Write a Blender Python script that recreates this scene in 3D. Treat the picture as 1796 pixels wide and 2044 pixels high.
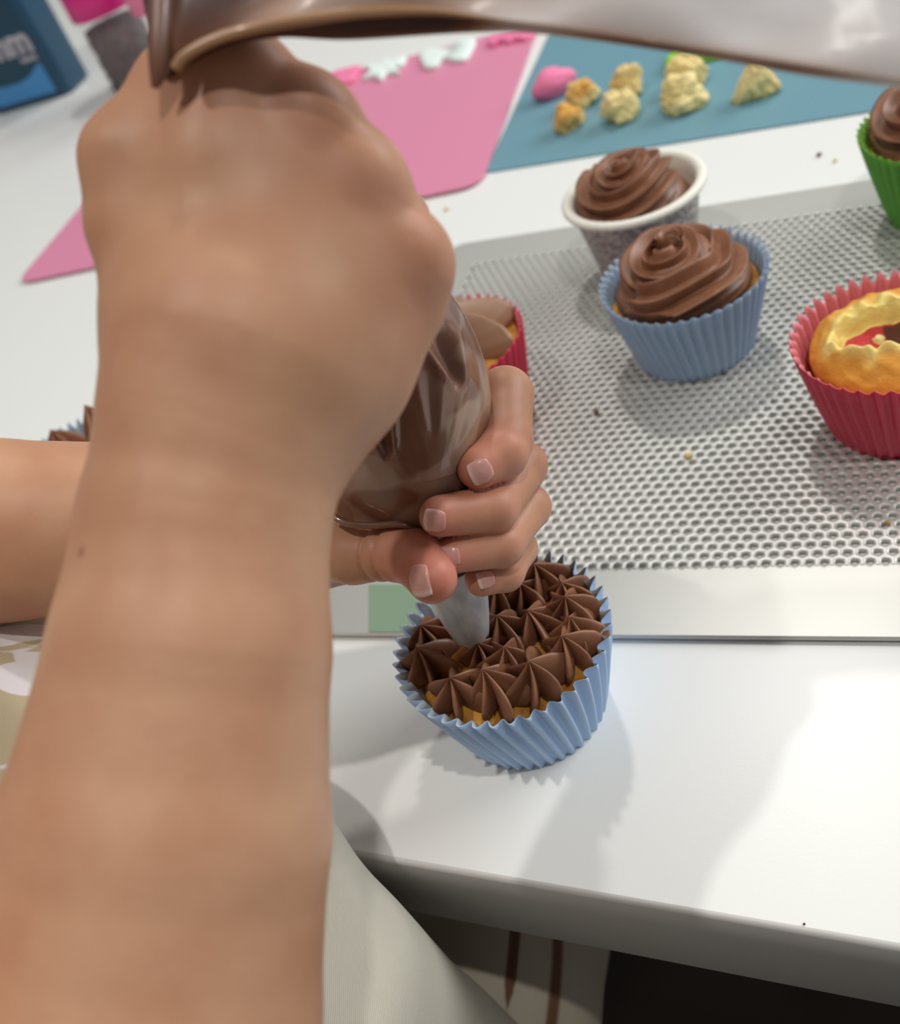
import bpy, math, random
import numpy as np
from mathutils import Matrix, Vector

for o in list(bpy.data.objects):
    bpy.data.objects.remove(o)
SC = bpy.context.scene
COL = SC.collection
TZ = 74.0                     # table top above the floor, cm; all lengths below are cm, heights count from the table top
U = 0.01

# ------------------------------------------------------------------ camera
F_PX, W_PX, H_PX = 2112.15, 1796.0, 2044.0
PITCH, ROLL, CAM_H = math.radians(39.7737), math.radians(24.3131), 29.2759


def cam_axes():
    cp, sp = math.cos(PITCH), math.sin(PITCH)
    fwd = np.array([0, cp, -sp]); right = np.array([1.0, 0, 0]); down = np.cross(fwd, right)
    cr, sr = math.cos(ROLL), math.sin(ROLL)
    return np.array([cr * right + sr * down, -sr * right + cr * down, fwd])


RC = cam_axes()
CC = np.array([0, 0, CAM_H])
cam_d = bpy.data.cameras.new('camera')
cam_o = bpy.data.objects.new('camera', cam_d)
COL.objects.link(cam_o)
SC.camera = cam_o
cam_d.sensor_fit = 'HORIZONTAL'
cam_d.sensor_width = 36.0
cam_d.lens = F_PX * 36.0 / W_PX
cam_d.clip_start = 0.01
cam_d.clip_end = 50
M = Matrix.Identity(4)
for i in range(3):
    M[i][0] = RC[0][i]; M[i][1] = -RC[1][i]; M[i][2] = -RC[2][i]
M[0][3], M[1][3], M[2][3] = 0, 0, (CAM_H + TZ) * U
cam_o.matrix_world = M
cam_d.dof.use_dof = True
cam_d.dof.focus_distance = 0.305
cam_d.dof.aperture_fstop = 13.0

# ------------------------------------------------------------------ world, lamps, exposure
world = bpy.data.worlds.new('room_light')
SC.world = world
world.use_nodes = True
wb = world.node_tree.nodes['Background']
wb.inputs[0].default_value = (1.0, 1.0, 1.0, 1)
wb.inputs[1].default_value = 0.18


def lamp(name, x, y, z, power, radius, color=(1, 0.97, 0.93)):
    l = bpy.data.lights.new(name, 'POINT')
    l.energy = power
    l.shadow_soft_size = radius
    l.color = color
    o = bpy.data.objects.new(name, l)
    COL.objects.link(o)
    o.location = (x * U, y * U, (z + TZ) * U)
    return o


lamp('ceiling_lamp', -53, 20, 200, 46, 0.03)
lamp('ceiling_lamp', 42, -50, 200, 46, 0.03)
lamp('ceiling_lamp', 65, 147, 200, 48, 0.07)


def area(name, loc, target, size, power, color=(1, 1, 1)):
    l = bpy.data.lights.new(name, 'AREA')
    l.shape = 'RECTANGLE'
    l.size, l.size_y = size
    l.energy = power
    l.color = color
    o = bpy.data.objects.new(name, l)
    COL.objects.link(o)
    p = Vector(loc) * U + Vector((0, 0, TZ * U))
    t = Vector(target) * U + Vector((0, 0, TZ * U))
    o.location = p
    o.rotation_euler = (t - p).to_track_quat('-Z', 'Y').to_euler()
    return o


area('window_daylight', (230, 60, 130), (0, 40, 0), (1.6, 1.4), 52, (0.95, 0.98, 1.0))

SC.view_settings.view_transform = 'Standard'
SC.view_settings.look = 'None'
SC.view_settings.gamma = 1.0
SC.view_settings.use_curve_mapping = False
SC.view_settings.exposure = -0.14


# ------------------------------------------------------------------ helpers
def at(px, py, d):
    """the point d cm deep along the view at a spot of the photograph"""
    r = RC.T @ np.array([(px - W_PX / 2) / F_PX, (py - H_PX / 2) / F_PX, 1.0])
    return CC + r * d


def un(px, py, z=0.0):
    """the point z cm above the table at a spot of the photograph"""
    r = RC.T @ np.array([(px - W_PX / 2) / F_PX, (py - H_PX / 2) / F_PX, 1.0])
    return CC + (z - CC[2]) / r[2] * r


def rotz(a):
    c, s = math.cos(a), math.sin(a)
    return np.array([[c, -s, 0], [s, c, 0], [0, 0, 1.0]])


def sset(o, label=None, category=None, group=None, kind=None):
    if label: o['label'] = label
    if category: o['category'] = category
    if group: o['group'] = group
    if kind: o['kind'] = kind
    return o


def thing(name, loc, label, category, group=None, rz=0.0):
    o = bpy.data.objects.new(name, None)
    COL.objects.link(o)
    o.empty_display_size = 0.01
    o.location = (loc[0] * U, loc[1] * U, (loc[2] + TZ) * U)
    o.rotation_euler = (0, 0, rz)
    return sset(o, label, category, group)


def mesh(name, V, Fc, mat, parent=None, loc=None, smooth=True, attrs=None, local=False):
    """one mesh object. V in cm, from the table top; with a parent and local=False, V is world and is made relative to the parent"""
    V = np.asarray(V, float).copy()
    if parent is not None and not local:
        base = np.array(parent.location) / U - np.array([0, 0, TZ])
        V = (V - base) @ rotz(parent.rotation_euler[2])
    off = np.zeros(3)
    if parent is None:
        off = np.array(loc if loc is not None else (0, 0, 0), float) + np.array([0, 0, TZ])
    me = bpy.data.meshes.new(name)
    Vm = V * U
    if isinstance(Fc, np.ndarray):
        n, k = Fc.shape
        me.vertices.add(len(Vm)); me.vertices.foreach_set('co', Vm.astype(np.float32).ravel())
        me.loops.add(n * k); me.loops.foreach_set('vertex_index', Fc.astype(np.int32).ravel())
        me.polygons.add(n); me.polygons.foreach_set('loop_start', np.arange(0, n * k, k, dtype=np.int32))
        me.update(calc_edges=True)
    else:
        me.from_pydata(Vm.tolist(), [], [list(map(int, f)) for f in Fc])
        me.update()
    me.validate()
    if smooth:
        me.polygons.foreach_set('use_smooth', np.ones(len(me.polygons), bool))
    for an, av in (attrs or {}).items():
        av = np.asarray(av, np.float32)
        if av.ndim == 1:
            a = me.attributes.new(an, 'FLOAT', 'POINT'); a.data.foreach_set('value', av)
        else:
            a = me.attributes.new(an, 'FLOAT_COLOR', 'POINT')
            if av.shape[1] == 3: av = np.concatenate([av, np.ones((len(av), 1), np.float32)], 1)
            a.data.foreach_set('color', av.ravel())
    if mat: me.materials.append(mat)
    o = bpy.data.objects.new(name, me)
    COL.objects.link(o)
    if parent is not None:
        o.parent = parent
    else:
        o.location = off * U
    return o


def grid_faces(nu, nv, wrap_v=False, cap0=False, cap1=False, base=0):
    """faces of nu rings of nv points"""
    fs = []
    m = nv if wrap_v else nv - 1
    for i in range(nu - 1):
        for j in range(m):
            a = base + i * nv + j; b = base + i * nv + (j + 1) % nv
            fs.append((a, b, b + nv, a + nv))
    if cap0: fs.append(tuple(base + j for j in range(nv))[::-1])
    if cap1: fs.append(tuple(base + (nu - 1) * nv + j for j in range(nv)))
    return fs


class Noise:
    """smooth 3-D noise: a sum of random sines"""
    def __init__(s, seed, n=24):
        r = np.random.RandomState(seed)
        k = r.normal(size=(n, 3)); k /= np.linalg.norm(k, axis=1)[:, None]
        s.k = k * r.uniform(0.6, 1.6, (n, 1)); s.p = r.uniform(0, 6.28, n)
    def __call__(s, P, f=1.0):
        return np.sin(np.asarray(P) @ (s.k.T * f) + s.p).sum(1) / math.sqrt(len(s.p) / 2)


def resample(pts, n):
    """smooth (Catmull-Rom) resampling of a list of vectors of any width"""
    P = np.asarray(pts, float)
    m = len(P)
    ts = np.linspace(0, m - 1, n)
    out = []
    for t in ts:
        i = min(int(t), m - 2); f = t - i
        p0, p1, p2, p3 = P[max(i - 1, 0)], P[i], P[i + 1], P[min(i + 2, m - 1)]
        out.append(0.5 * ((2 * p1) + (p2 - p0) * f + (2 * p0 - 5 * p1 + 4 * p2 - p3) * f * f + (3 * p1 - p0 - 3 * p2 + p3) * f ** 3))
    return np.array(out)


def frames(P, ref):
    T = np.gradient(P, axis=0); T /= np.linalg.norm(T, axis=1)[:, None]
    ref = np.asarray(ref, float)
    A = ref - (T @ ref)[:, None] * T
    A /= np.linalg.norm(A, axis=1)[:, None]
    return T, A, np.cross(T, A)


def box_verts(x0, x1, y0, y1, z0, z1):
    V = [(x, y, z) for z in (z0, z1) for y in (y0, y1) for x in (x0, x1)]
    Fs = [(0, 2, 3, 1), (4, 5, 7, 6), (0, 1, 5, 4), (2, 6, 7, 3), (0, 4, 6, 2), (1, 3, 7, 5)]
    return np.array(V, float), Fs


def poly_slab(poly, z0, z1, bevel=0.0):
    P = np.asarray(poly, float); n = len(P)
    rings = []
    if bevel:
        c = P.mean(0)
        e = np.roll(P, -1, 0) - np.roll(P, 1, 0); nn = np.stack([e[:, 1], -e[:, 0]], 1); nn /= np.linalg.norm(nn, axis=1)[:, None] + 1e-9
        if ((P - c) * nn).sum() < 0: nn = -nn
        for dz, di in ((z0, bevel * .0), (z1 - bevel, 0), (z1 - bevel * .3, bevel * .3), (z1, bevel)):
            rings.append(np.concatenate([P - nn * di, np.full((n, 1), dz)], 1))
    else:
        rings = [np.concatenate([P, np.full((n, 1), z)], 1) for z in (z0, z1)]
    V = np.concatenate(rings)
    Fs = grid_faces(len(rings), n, True)
    Fs.append(tuple(range(n))[::-1]); Fs.append(tuple((len(rings) - 1) * n + j for j in range(n)))
    return V, Fs


def rounded_poly(corners, r, seg=6):
    C = np.asarray(corners, float); out = []
    n = len(C)
    for i in range(n):
        p, a, b = C[i], C[i - 1], C[(i + 1) % n]
        u = (a - p) / np.linalg.norm(a - p); v = (b - p) / np.linalg.norm(b - p)
        for k in range(seg + 1):
            t = k / seg
            out.append((1 - t) ** 2 * (p + u * r) + 2 * t * (1 - t) * p + t * t * (p + v * r))
    return np.array(out)


# ------------------------------------------------------------------ materials
def lin(r, g, b):
    f = lambda c: (c / 255 / 12.92) if c / 255 <= 0.04045 else ((c / 255 + 0.055) / 1.055) ** 2.4
    return (f(r), f(g), f(b), 1.0)


def mat(name, color=(0.8, 0.8, 0.8, 1), rough=0.5, metal=0.0, **kw):
    m = bpy.data.materials.new(name)
    m.use_nodes = True
    b = m.node_tree.nodes['Principled BSDF']
    b.inputs['Base Color'].default_value = color
    b.inputs['Roughness'].default_value = rough
    b.inputs['Metallic'].default_value = metal
    for k, v in kw.items():
        b.inputs[k.replace('_', ' ')].default_value = v
    return m


def N(m, t, **kw):
    n = m.node_tree.nodes.new(t)
    for k, v in kw.items(): setattr(n, k, v)
    return n


def L(m, a, b): m.node_tree.links.new(a, b)


def bsdf(m): return m.node_tree.nodes['Principled BSDF']


def noise_color(m, c1, c2, scale, lo=0.35, hi=0.65, detail=4, coord='Object', stretch=None, distort=0.0):
    tc = N(m, 'ShaderNodeTexCoord'); nz = N(m, 'ShaderNodeTexNoise'); cr = N(m, 'ShaderNodeValToRGB')
    nz.inputs['Scale'].default_value = scale; nz.inputs['Detail'].default_value = detail
    nz.inputs['Distortion'].default_value = distort
    src = tc.outputs[coord]
    if stretch:
        mp = N(m, 'ShaderNodeMapping'); mp.inputs['Scale'].default_value = stretch
        L(m, src, mp.inputs[0]); src = mp.outputs[0]
    L(m, src, nz.inputs['Vector'])
    cr.color_ramp.elements[0].position = lo; cr.color_ramp.elements[0].color = c1
    cr.color_ramp.elements[1].position = hi; cr.color_ramp.elements[1].color = c2
    L(m, nz.outputs['Fac'], cr.inputs[0])
    L(m, cr.outputs[0], bsdf(m).inputs['Base Color'])
    return cr, nz


def bump(m, scale, strength, dist=0.001, detail=3, stretch=None, coord='Object'):
    tc = N(m, 'ShaderNodeTexCoord'); nz = N(m, 'ShaderNodeTexNoise'); bp = N(m, 'ShaderNodeBump')
    nz.inputs['Scale'].default_value = scale; nz.inputs['Detail'].default_value = detail
    src = tc.outputs[coord]
    if stretch:
        mp = N(m, 'ShaderNodeMapping'); mp.inputs['Scale'].default_value = stretch
        L(m, src, mp.inputs[0]); src = mp.outputs[0]
    L(m, src, nz.inputs['Vector'])
    bp.inputs['Strength'].default_value = strength; bp.inputs['Distance'].default_value = dist
    L(m, nz.outputs['Fac'], bp.inputs['Height']); L(m, bp.outputs[0], bsdf(m).inputs['Normal'])
    return bp


def attr_color(m, attr, stops):
    a = N(m, 'ShaderNodeAttribute', attribute_name=attr); cr = N(m, 'ShaderNodeValToRGB')
    el = cr.color_ramp.elements
    while len(el) < len(stops): el.new(0.5)
    for e, (p, c) in zip(el, stops): e.position = p; e.color = c
    L(m, a.outputs['Fac'], cr.inputs[0])
    return a, cr


M_TABLE = mat('white_laminate', lin(236, 237, 233), 0.32)
bump(M_TABLE, 900, 0.06, 0.0003)
M_EDGE = mat('table_edge_band', lin(205, 203, 200), 0.45)
M_UNDER = mat('table_underside', lin(120, 112, 104), 0.7)
M_FLOOR = mat('dark_floor', lin(60, 50, 44), 0.6)
noise_color(M_FLOOR, lin(42, 35, 31), lin(74, 62, 54), 6)
M_TRAY = mat('brushed_aluminium', lin(208, 208, 202), 0.42, 0.55)
bump(M_TRAY, 60, 0.12, 0.0004, 4, (1, 1, 1))
M_GREEN_PATCH = mat('pale_green', lin(140, 165, 140), 0.25)

M_SKIN = mat('skin', lin(206, 158, 130), 0.46)
sb = bsdf(M_SKIN)
sb.inputs['Subsurface Weight'].default_value = 0.12
sb.inputs['Subsurface Radius'].default_value = (1.0, 0.35, 0.2)
sb.inputs['Subsurface Scale'].default_value = 0.004
sb.inputs['Specular IOR Level'].default_value = 0.35
_a, _cr = attr_color(M_SKIN, 'flush', [(0.0, lin(192, 147, 116)), (0.5, lin(194, 136, 112)), (1.0, lin(206, 124, 108))])
_tc = N(M_SKIN, 'ShaderNodeTexCoord'); _nz = N(M_SKIN, 'ShaderNodeTexNoise'); _nz.inputs['Scale'].default_value = 55; _nz.inputs['Detail'].default_value = 5
_mx = N(M_SKIN, 'ShaderNodeMix', data_type='RGBA', blend_type='MULTIPLY')
_cr2 = N(M_SKIN, 'ShaderNodeValToRGB')
_cr2.color_ramp.elements[0].position = 0.3; _cr2.color_ramp.elements[0].color = (0.90, 0.80, 0.76, 1)
_cr2.color_ramp.elements[1].position = 0.7; _cr2.color_ramp.elements[1].color = (1.03, 1.03, 1.02, 1)
L(M_SKIN, _tc.outputs['Object'], _nz.inputs['Vector']); L(M_SKIN, _nz.outputs['Fac'], _cr2.inputs[0])
_mx.inputs[0].default_value = 1.0
L(M_SKIN, _cr.outputs[0], _mx.inputs[6]); L(M_SKIN, _cr2.outputs[0], _mx.inputs[7])
_am = N(M_SKIN, 'ShaderNodeAttribute', attribute_name='mole')
_mx2 = N(M_SKIN, 'ShaderNodeMix', data_type='RGBA')
_mx2.inputs[7].default_value = lin(110, 62, 48)
L(M_SKIN, _am.outputs['Fac'], _mx2.inputs[0]); L(M_SKIN, _mx.outputs[2], _mx2.inputs[6])
L(M_SKIN, _mx2.outputs[2], sb.inputs['Base Color'])
bump(M_SKIN, 420, 0.10, 0.0006, 4)

M_NAIL = mat('fingernail', lin(214, 160, 150), 0.25, Specular_IOR_Level=0.5)
_a, _cr = attr_color(M_NAIL, 'tip', [(0.0, lin(206, 146, 136)), (0.78, lin(216, 168, 158)), (0.9, lin(232, 204, 194))])
L(M_NAIL, _cr.outputs[0], bsdf(M_NAIL).inputs['Base Color'])

M_CHOC = mat('chocolate_frosting', lin(138, 92, 66), 0.42, Subsurface_Weight=0.05, Subsurface_Scale=0.002)
noise_color(M_CHOC, lin(128, 84, 59), lin(146, 99, 72), 120)
bump(M_CHOC, 500, 0.10, 0.0004)
M_CHOC_LIGHT = mat('milk_chocolate_frosting', lin(150, 112, 84), 0.42, Subsurface_Weight=0.05, Subsurface_Scale=0.002)
bump(M_CHOC_LIGHT, 300, 0.10, 0.0004)
M_CAKE = mat('baked_sponge', lin(205, 150, 66), 0.8, Subsurface_Weight=0.1, Subsurface_Scale=0.003)
noise_color(M_CAKE, lin(166, 104, 30), lin(214, 156, 66), 140)
bump(M_CAKE, 350, 0.5, 0.001)


def crumb_mat(name, crust=lin(214, 160, 76), inner=lin(238, 222, 158)):
    m = mat(name, inner, 0.85, Subsurface_Weight=0.15, Subsurface_Scale=0.003)
    a, cr = attr_color(m, 'crust', [(0.0, inner), (1.0, crust)])
    L(m, cr.outputs[0], bsdf(m).inputs['Base Color'])
    bump(m, 420, 0.6, 0.0012, 5)
    return m


M_CRUMB = crumb_mat('sponge_crumb')


def liner_mat(name, out, inside, rough=0.55, trans=0.0):
    m = mat(name, out, rough)
    g = N(m, 'ShaderNodeAttribute', attribute_name='inside'); mx = N(m, 'ShaderNodeMix', data_type='RGBA')
    mx.inputs[6].default_value = out; mx.inputs[7].default_value = inside
    L(m, g.outputs['Fac'], mx.inputs[0])
    L(m, mx.outputs[2], bsdf(m).inputs['Base Color'])
    bump(m, 260, 0.08, 0.0004)
    return m


M_BLUE = liner_mat('blue_paper', lin(172, 200, 234), lin(192, 208, 222))
M_BLUE2 = liner_mat('blue_paper_deep', lin(156, 182, 210), lin(170, 192, 214))
M_RED = liner_mat('red_paper', lin(196, 32, 66), lin(224, 130, 140), 0.4)
M_GREEN = liner_mat('green_paper', lin(92, 170, 50), lin(150, 200, 90), 0.4)
M_WHITE = liner_mat('white_card', lin(238, 236, 224), lin(244, 243, 236))
M_SILVER = mat('grey_patterned_card', lin(170, 160, 158), 0.5)
noise_color(M_SILVER, lin(138, 128, 130), lin(196, 188, 182), 420, 0.42, 0.58, 2)

M_BAG = mat('chocolate_behind_film', lin(112, 72, 54), 0.38, Coat_Weight=0.55, Coat_Roughness=0.05)
_a, _cr = attr_color(M_BAG, 'smear', [(0.0, lin(112, 70, 50)), (0.46, lin(126, 84, 62)), (0.51, lin(158, 126, 106)), (1.0, lin(168, 144, 128))])
L(M_BAG, _cr.outputs[0], bsdf(M_BAG).inputs['Base Color'])
M_METAL = mat('nozzle_steel', lin(208, 210, 214), 0.4, 0.3)
noise_color(M_METAL, lin(176, 180, 184), lin(224, 226, 226), 160, 0.35, 0.65, 6, 'Object', (1, 1, 0.4))

# tail of the bag: film with chocolate smeared inside, clear towards its end
M_TAIL = mat('smeared_film', lin(200, 190, 180), 0.5, Coat_Weight=0.2, Coat_Roughness=0.2)
_a, _cr = attr_color(M_TAIL, 'choc', [(0.0, lin(240, 238, 238)), (0.3, lin(220, 204, 196)), (0.55, lin(170, 134, 112)), (0.75, lin(112, 70, 48)), (1.0, lin(74, 40, 26))])
L(M_TAIL, _cr.outputs[0], bsdf(M_TAIL).inputs['Base Color'])
_cra = N(M_TAIL, 'ShaderNodeValToRGB')
_cra.color_ramp.elements[0].position = 0.05; _cra.color_ramp.elements[0].color = (0.62, 0.62, 0.62, 1)
_cra.color_ramp.elements[1].position = 0.5; _cra.color_ramp.elements[1].color = (1, 1, 1, 1)
L(M_TAIL, _a.outputs['Fac'], _cra.inputs[0]); L(M_TAIL, _cra.outputs[0], bsdf(M_TAIL).inputs['Alpha'])
bump(M_TAIL, 60, 0.3, 0.001, 4)
M_RIM = mat('film_fold', lin(168, 128, 92), 0.3, Coat_Weight=0.5)

M_PINK = mat('pink_mat', lin(220, 138, 168), 0.5)
bump(M_PINK, 500, 0.08, 0.0003)
M_TEAL = mat('teal_mat', lin(108, 152, 166), 0.45)
bump(M_TEAL, 500, 0.08, 0.0003)
M_FOND_W = mat('white_fondant', lin(232, 246, 240), 0.6)
M_FOND_P = mat('pink_fondant', lin(244, 130, 172), 0.6)
M_FOND_G = mat('green_fondant', lin(140, 214, 62), 0.6)
M_BOTTLE = mat('navy_plastic', lin(18, 66, 92), 0.35)
M_LABEL = mat('navy_label', lin(12, 62, 84), 0.4)
M_LETTER = mat('grey_lettering', lin(186, 180, 188), 0.5)
M_SKYBLUE = mat('sky_blue_print', lin(70, 140, 200), 0.5)
M_LID = mat('magenta_lid', lin(218, 22, 128), 0.35)
M_LID2 = mat('light_pink_lid', lin(240, 130, 170), 0.4)
M_CLEAR = mat('clear_plastic', lin(230, 230, 232), 0.15)
bsdf(M_CLEAR).inputs['Alpha'].default_value = 0.1
M_SPR = mat('sprinkles', rough=0.4)
_a = N(M_SPR, 'ShaderNodeAttribute', attribute_name='col'); L(M_SPR, _a.outputs['Color'], bsdf(M_SPR).inputs['Base Color'])

# ------------------------------------------------------------------ floor, table
V, Fs = box_verts(-260, 260, -200, 320, -TZ - 4, -TZ)
sset(mesh('floor', V, Fs, M_FLOOR, smooth=False), kind='structure')

E0 = np.array([-7.81, 21.28]); EA = np.array([-0.8139, 0.5810]); EN = np.array([0.5810, 0.8139])   # table front edge: a point, along it, into the table


def tb(a, n, z=0.0):
    p = E0 + EA * a + EN * n
    return np.array([p[0], p[1], z])


table = thing('table', (*tb(10, 60)[:2], -TZ), 'white laminate table with a grey edge band, under the tray and the cupcakes', 'table')
rim_r = 0.17
prof = [(rim_r, 0.0)] + [(rim_r - rim_r * math.sin(t), -rim_r + rim_r * math.cos(t)) for t in np.linspace(0.25, math.pi / 2, 6)] + [(0, -3.8)]
V, Fs = poly_slab([tb(a, n)[:2] for a, n in ((-110, rim_r), (150, rim_r), (150, 150), (-110, 150))], -3.8, 0.0)
mesh('tabletop', V, Fs, M_TABLE, table, smooth=False)
Vb = []
for a in (-110, 150):
    for (n, z) in prof: Vb.append(tb(a, n, z))
    Vb.append(tb(a, rim_r, -3.8))
k = len(prof) + 1
mesh('edge_band', Vb, [(i, i + 1, i + 1 + k, i + k) for i in range(k - 1)], M_EDGE, table)
for a, n in ((-105, 8), (145, 8), (145, 145), (-105, 145)):
    c = tb(a, n)
    V, Fs = box_verts(c[0] - 2.5, c[0] + 2.5, c[1] - 2.5, c[1] + 2.5, -TZ, -3.8)
    mesh('leg', V, Fs, M_UNDER, table, smooth=False)

# ------------------------------------------------------------------ perforated baking tray
TRZ = 0.25
ks = (CAM_H - TRZ) / CAM_H
PITCH_H = 0.5 * ks
TO = np.array([3.66767, 28.94939]) * ks
ya = -32.010669777 * math.pi / 180
TU = np.array([math.cos(ya), math.sin(ya)]); TV = np.array([-math.sin(ya), math.cos(ya)])
tray = thing('baking_tray', (*(TO + TU * 5 + TV * 11), 0.0), 'silver perforated metal baking tray lying on the white table under the cupcakes', 'tray')


def tp(u, v, z): 
    p = TO + TU * u + TV * v
    return (p[0], p[1], z)


hr = 0.148
Rh = PITCH_H / math.sqrt(3)
Vt, Ft = [], []
ang_in = [math.pi / 6 * i for i in range(12)]
outer = []
for i in range(12):
    a = ang_in[i]
    outer.append((math.cos(a), math.sin(a), Rh if i % 2 == 1 else PITCH_H / 2))
rings_top = np.array([[c * r, s * r] for c, s, r in outer])
rings_in = np.array([[math.cos(a) * hr, math.sin(a) * hr] for a in ang_in])
vb = []
cells = []
rowh = PITCH_H * math.sqrt(3) / 2
for j in range(55):
    sh = 0.5 * (j % 2)
    for i in range(-21, 44):
        cells.append(((i + sh) * PITCH_H, j * rowh))
cells = np.array(cells)
nC = len(cells)
def lift(R2, z):
    u = cells[:, None, 0] + R2[None, :, 0]; v = cells[:, None, 1] + R2[None, :, 1]
    P = TO[None, None] + u[..., None] * TU + v[..., None] * TV
    return np.concatenate([P, np.full(P.shape[:2] + (1,), z)], 2)
stack = np.concatenate([lift(rings_top, TRZ), lift(rings_in * 1.05, TRZ), lift(rings_in, TRZ - 0.012), lift(rings_in, TRZ - 0.13)], 1)
one = []
for b in (0, 12, 24):
    for i in range(12):
        i2 = (i + 1) % 12
        one.append((b + i, b + i2, b + 12 + i2, b + 12 + i))
one = np.array(one)
Fall = (one[None] + (np.arange(nC) * 48)[:, None, None]).reshape(-1, 4)
u0, u1, v0, v1 = -12.75 * ks, 44 * PITCH_H + 2.2, -3.38 * ks, 26.1 * ks
mesh('perforated_sheet', stack.reshape(-1, 3), Fall, M_TRAY, tray, smooth=False)
ext = rounded_poly([(u0, v0), (u1, v0), (u1, v1), (u0, v1)], 0.9, 6)
iu0, iu1, iv0, iv1 = -21 * PITCH_H - .19, 43.5 * PITCH_H + .19, -.19, 54 * rowh + .19
inn = []
for p in ext:
    inn.append((min(max(p[0], iu0), iu1), min(max(p[1], iv0), iv1)))
n = len(ext)
Vm, Fm = [], []
zt = TRZ - 0.003
for ring, z in ((inn, zt - .12), (inn, zt), (ext * 1.0 + (np.array([(u0 + u1) / 2, (v0 + v1) / 2]) - ext) * 0.004, zt), (ext, zt - 0.05), (ext, 0.1)):
    for p in ring: Vm.append(tp(p[0], p[1], z))
mesh('rim', Vm, grid_faces(5, n, True), M_TRAY, tray, smooth=False)

# thin pale green slab laid on the tray's front margin
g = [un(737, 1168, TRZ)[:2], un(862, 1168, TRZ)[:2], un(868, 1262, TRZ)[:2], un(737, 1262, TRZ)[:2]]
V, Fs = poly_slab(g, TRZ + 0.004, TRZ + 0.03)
sset(mesh('green_patch', V, Fs, M_GREEN_PATCH, smooth=False), 'pale green rectangle on the tray margin under the left hand', 'label')

# ------------------------------------------------------------------ cupcakes
def liner(parent, m, rb=2.58, rt=3.5, h=4.0, n=44, amp=0.16, tooth=0.13, twist=0.12, seed=0, thick=0.035):
    nz = Noise(seed + 5)
    pp = 8
    nt = n * pp
    th = np.arange(nt) / nt * 2 * math.pi
    rows = 16
    Vs, ins = [], []
    for i in range(rows):
        t = i / (rows - 1)
        a = amp * (0.35 + 0.65 * t)
        tri = np.cos(n * th)
        tri = np.sign(tri) * np.abs(tri) ** 0.8
        r = rb + (rt - rb) * t ** 0.92 + a * tri
        z = h * t + tooth * t ** 6 * np.cos(n * th + 0.4)
        p2 = np.stack([np.cos(th) * 3, np.sin(th) * 3, np.full(nt, t * 2)], 1)
        r = r + 0.06 * nz(p2, 0.6) * t
        tt = th + twist * t
        Vs.append(np.stack([r * np.cos(tt), r * np.sin(tt), z], 1))
    outv = np.concatenate(Vs)
    inner = []
    for i in range(rows):
        P = Vs[i].copy(); rr = np.hypot(P[:, 0], P[:, 1]); P[:, :2] *= ((rr - thick) / rr)[:, None]
        if i == 0: P[:, 2] += thick
        inner.append(P)
    inv = np.concatenate(inner)
    Vv = np.concatenate([outv, inv])
    Fs = grid_faces(rows, nt, True)
    b = rows * nt
    Fs += [tuple(reversed(f)) for f in grid_faces(rows, nt, True, base=b)]
    top = (rows - 1) * nt
    for j in range(nt):
        j2 = (j + 1) % nt
        Fs.append((top + j, top + j2, b + top + j2, b + top + j))
    Fs.append(tuple(range(nt))[::-1])
    Fs.append(tuple(b + j for j in range(nt)))
    ins = np.concatenate([np.zeros(len(outv)), np.ones(len(inv))])
    return mesh('paper_liner', Vv, Fs, m, parent, local=True, attrs={'inside': ins})


def cake_top(parent, r=3.2, z0=2.4, z1=3.2, dome=0.5, seed=1, m=None):
    nz = Noise(seed)
    nr, nt = 24, 72
    Vs = []
    th = np.arange(nt) / nt * 2 * math.pi
    Vs.append(np.stack([2.2 * np.cos(th), 2.2 * np.sin(th), np.full(nt, 0.15)], 1))
    Vs.append(np.stack([(r - 0.38) * np.cos(th), (r - 0.38) * np.sin(th), np.full(nt, z0)], 1))
    for i in range(nr):
        t = 1 - i / nr
        rr = r * t
        P = np.stack([rr * np.cos(th), rr * np.sin(th), np.full(nt, z1 + dome * (1 - t ** 2.5))], 1)
        P[:, 2] += 0.06 * nz(P, 3) + 0.03 * nz(P, 8)
        Vs.append(P)
    Fs = grid_faces(len(Vs), nt, True, cap0=True)
    Vs = np.concatenate(Vs)
    Fs.append(tuple(len(Vs) - nt + j for j in range(nt)))
    return mesh('cake', Vs, Fs, m or M_CAKE, parent, local=True)


def star_geo(n=6, R=0.72, H=1.0, seed=0, b=0.28, p=2.2, sharp=False, twist=0.35, lean=(0, 0), rows=22, nt=120):
    rnd = np.random.RandomState(seed)
    th = np.arange(nt) / nt * 2 * math.pi
    Vs = []
    ph = rnd.uniform(0, 6)
    fin = 1 + 0.16 * np.sin(th + ph) + 0.1 * np.sin(2 * th + ph * 2)
    for i in range(rows):
        t = i / (rows - 1)
        prof = np.interp(t, [0, .12, .3, .5, .7, .86, .95, 1], [.82, .97, 1.0, .86, .58, .26, .09, .02])
        w = np.abs(np.cos(n * th / 2)) ** p if not sharp else 1 - np.abs(np.sin(n * th / 2)) ** .9
        bb = b + (1 - b) * 0.25 * (1 - t) * 0
        r = R * prof * fin * (bb + (1 - bb) * w)
        z = H * (t ** 0.85) * np.ones(nt)
        z = z - 0.10 * H * (1 - w) * math.sin(math.pi * min(t * 1.1, 1))
        tt = th + twist * t
        Vs.append(np.stack([r * np.cos(tt) + lean[0] * t * t, r * np.sin(tt) + lean[1] * t * t, z], 1))
    Fs = grid_faces(rows, nt, True, cap0=True, cap1=True)
    return np.concatenate(Vs), Fs


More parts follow.
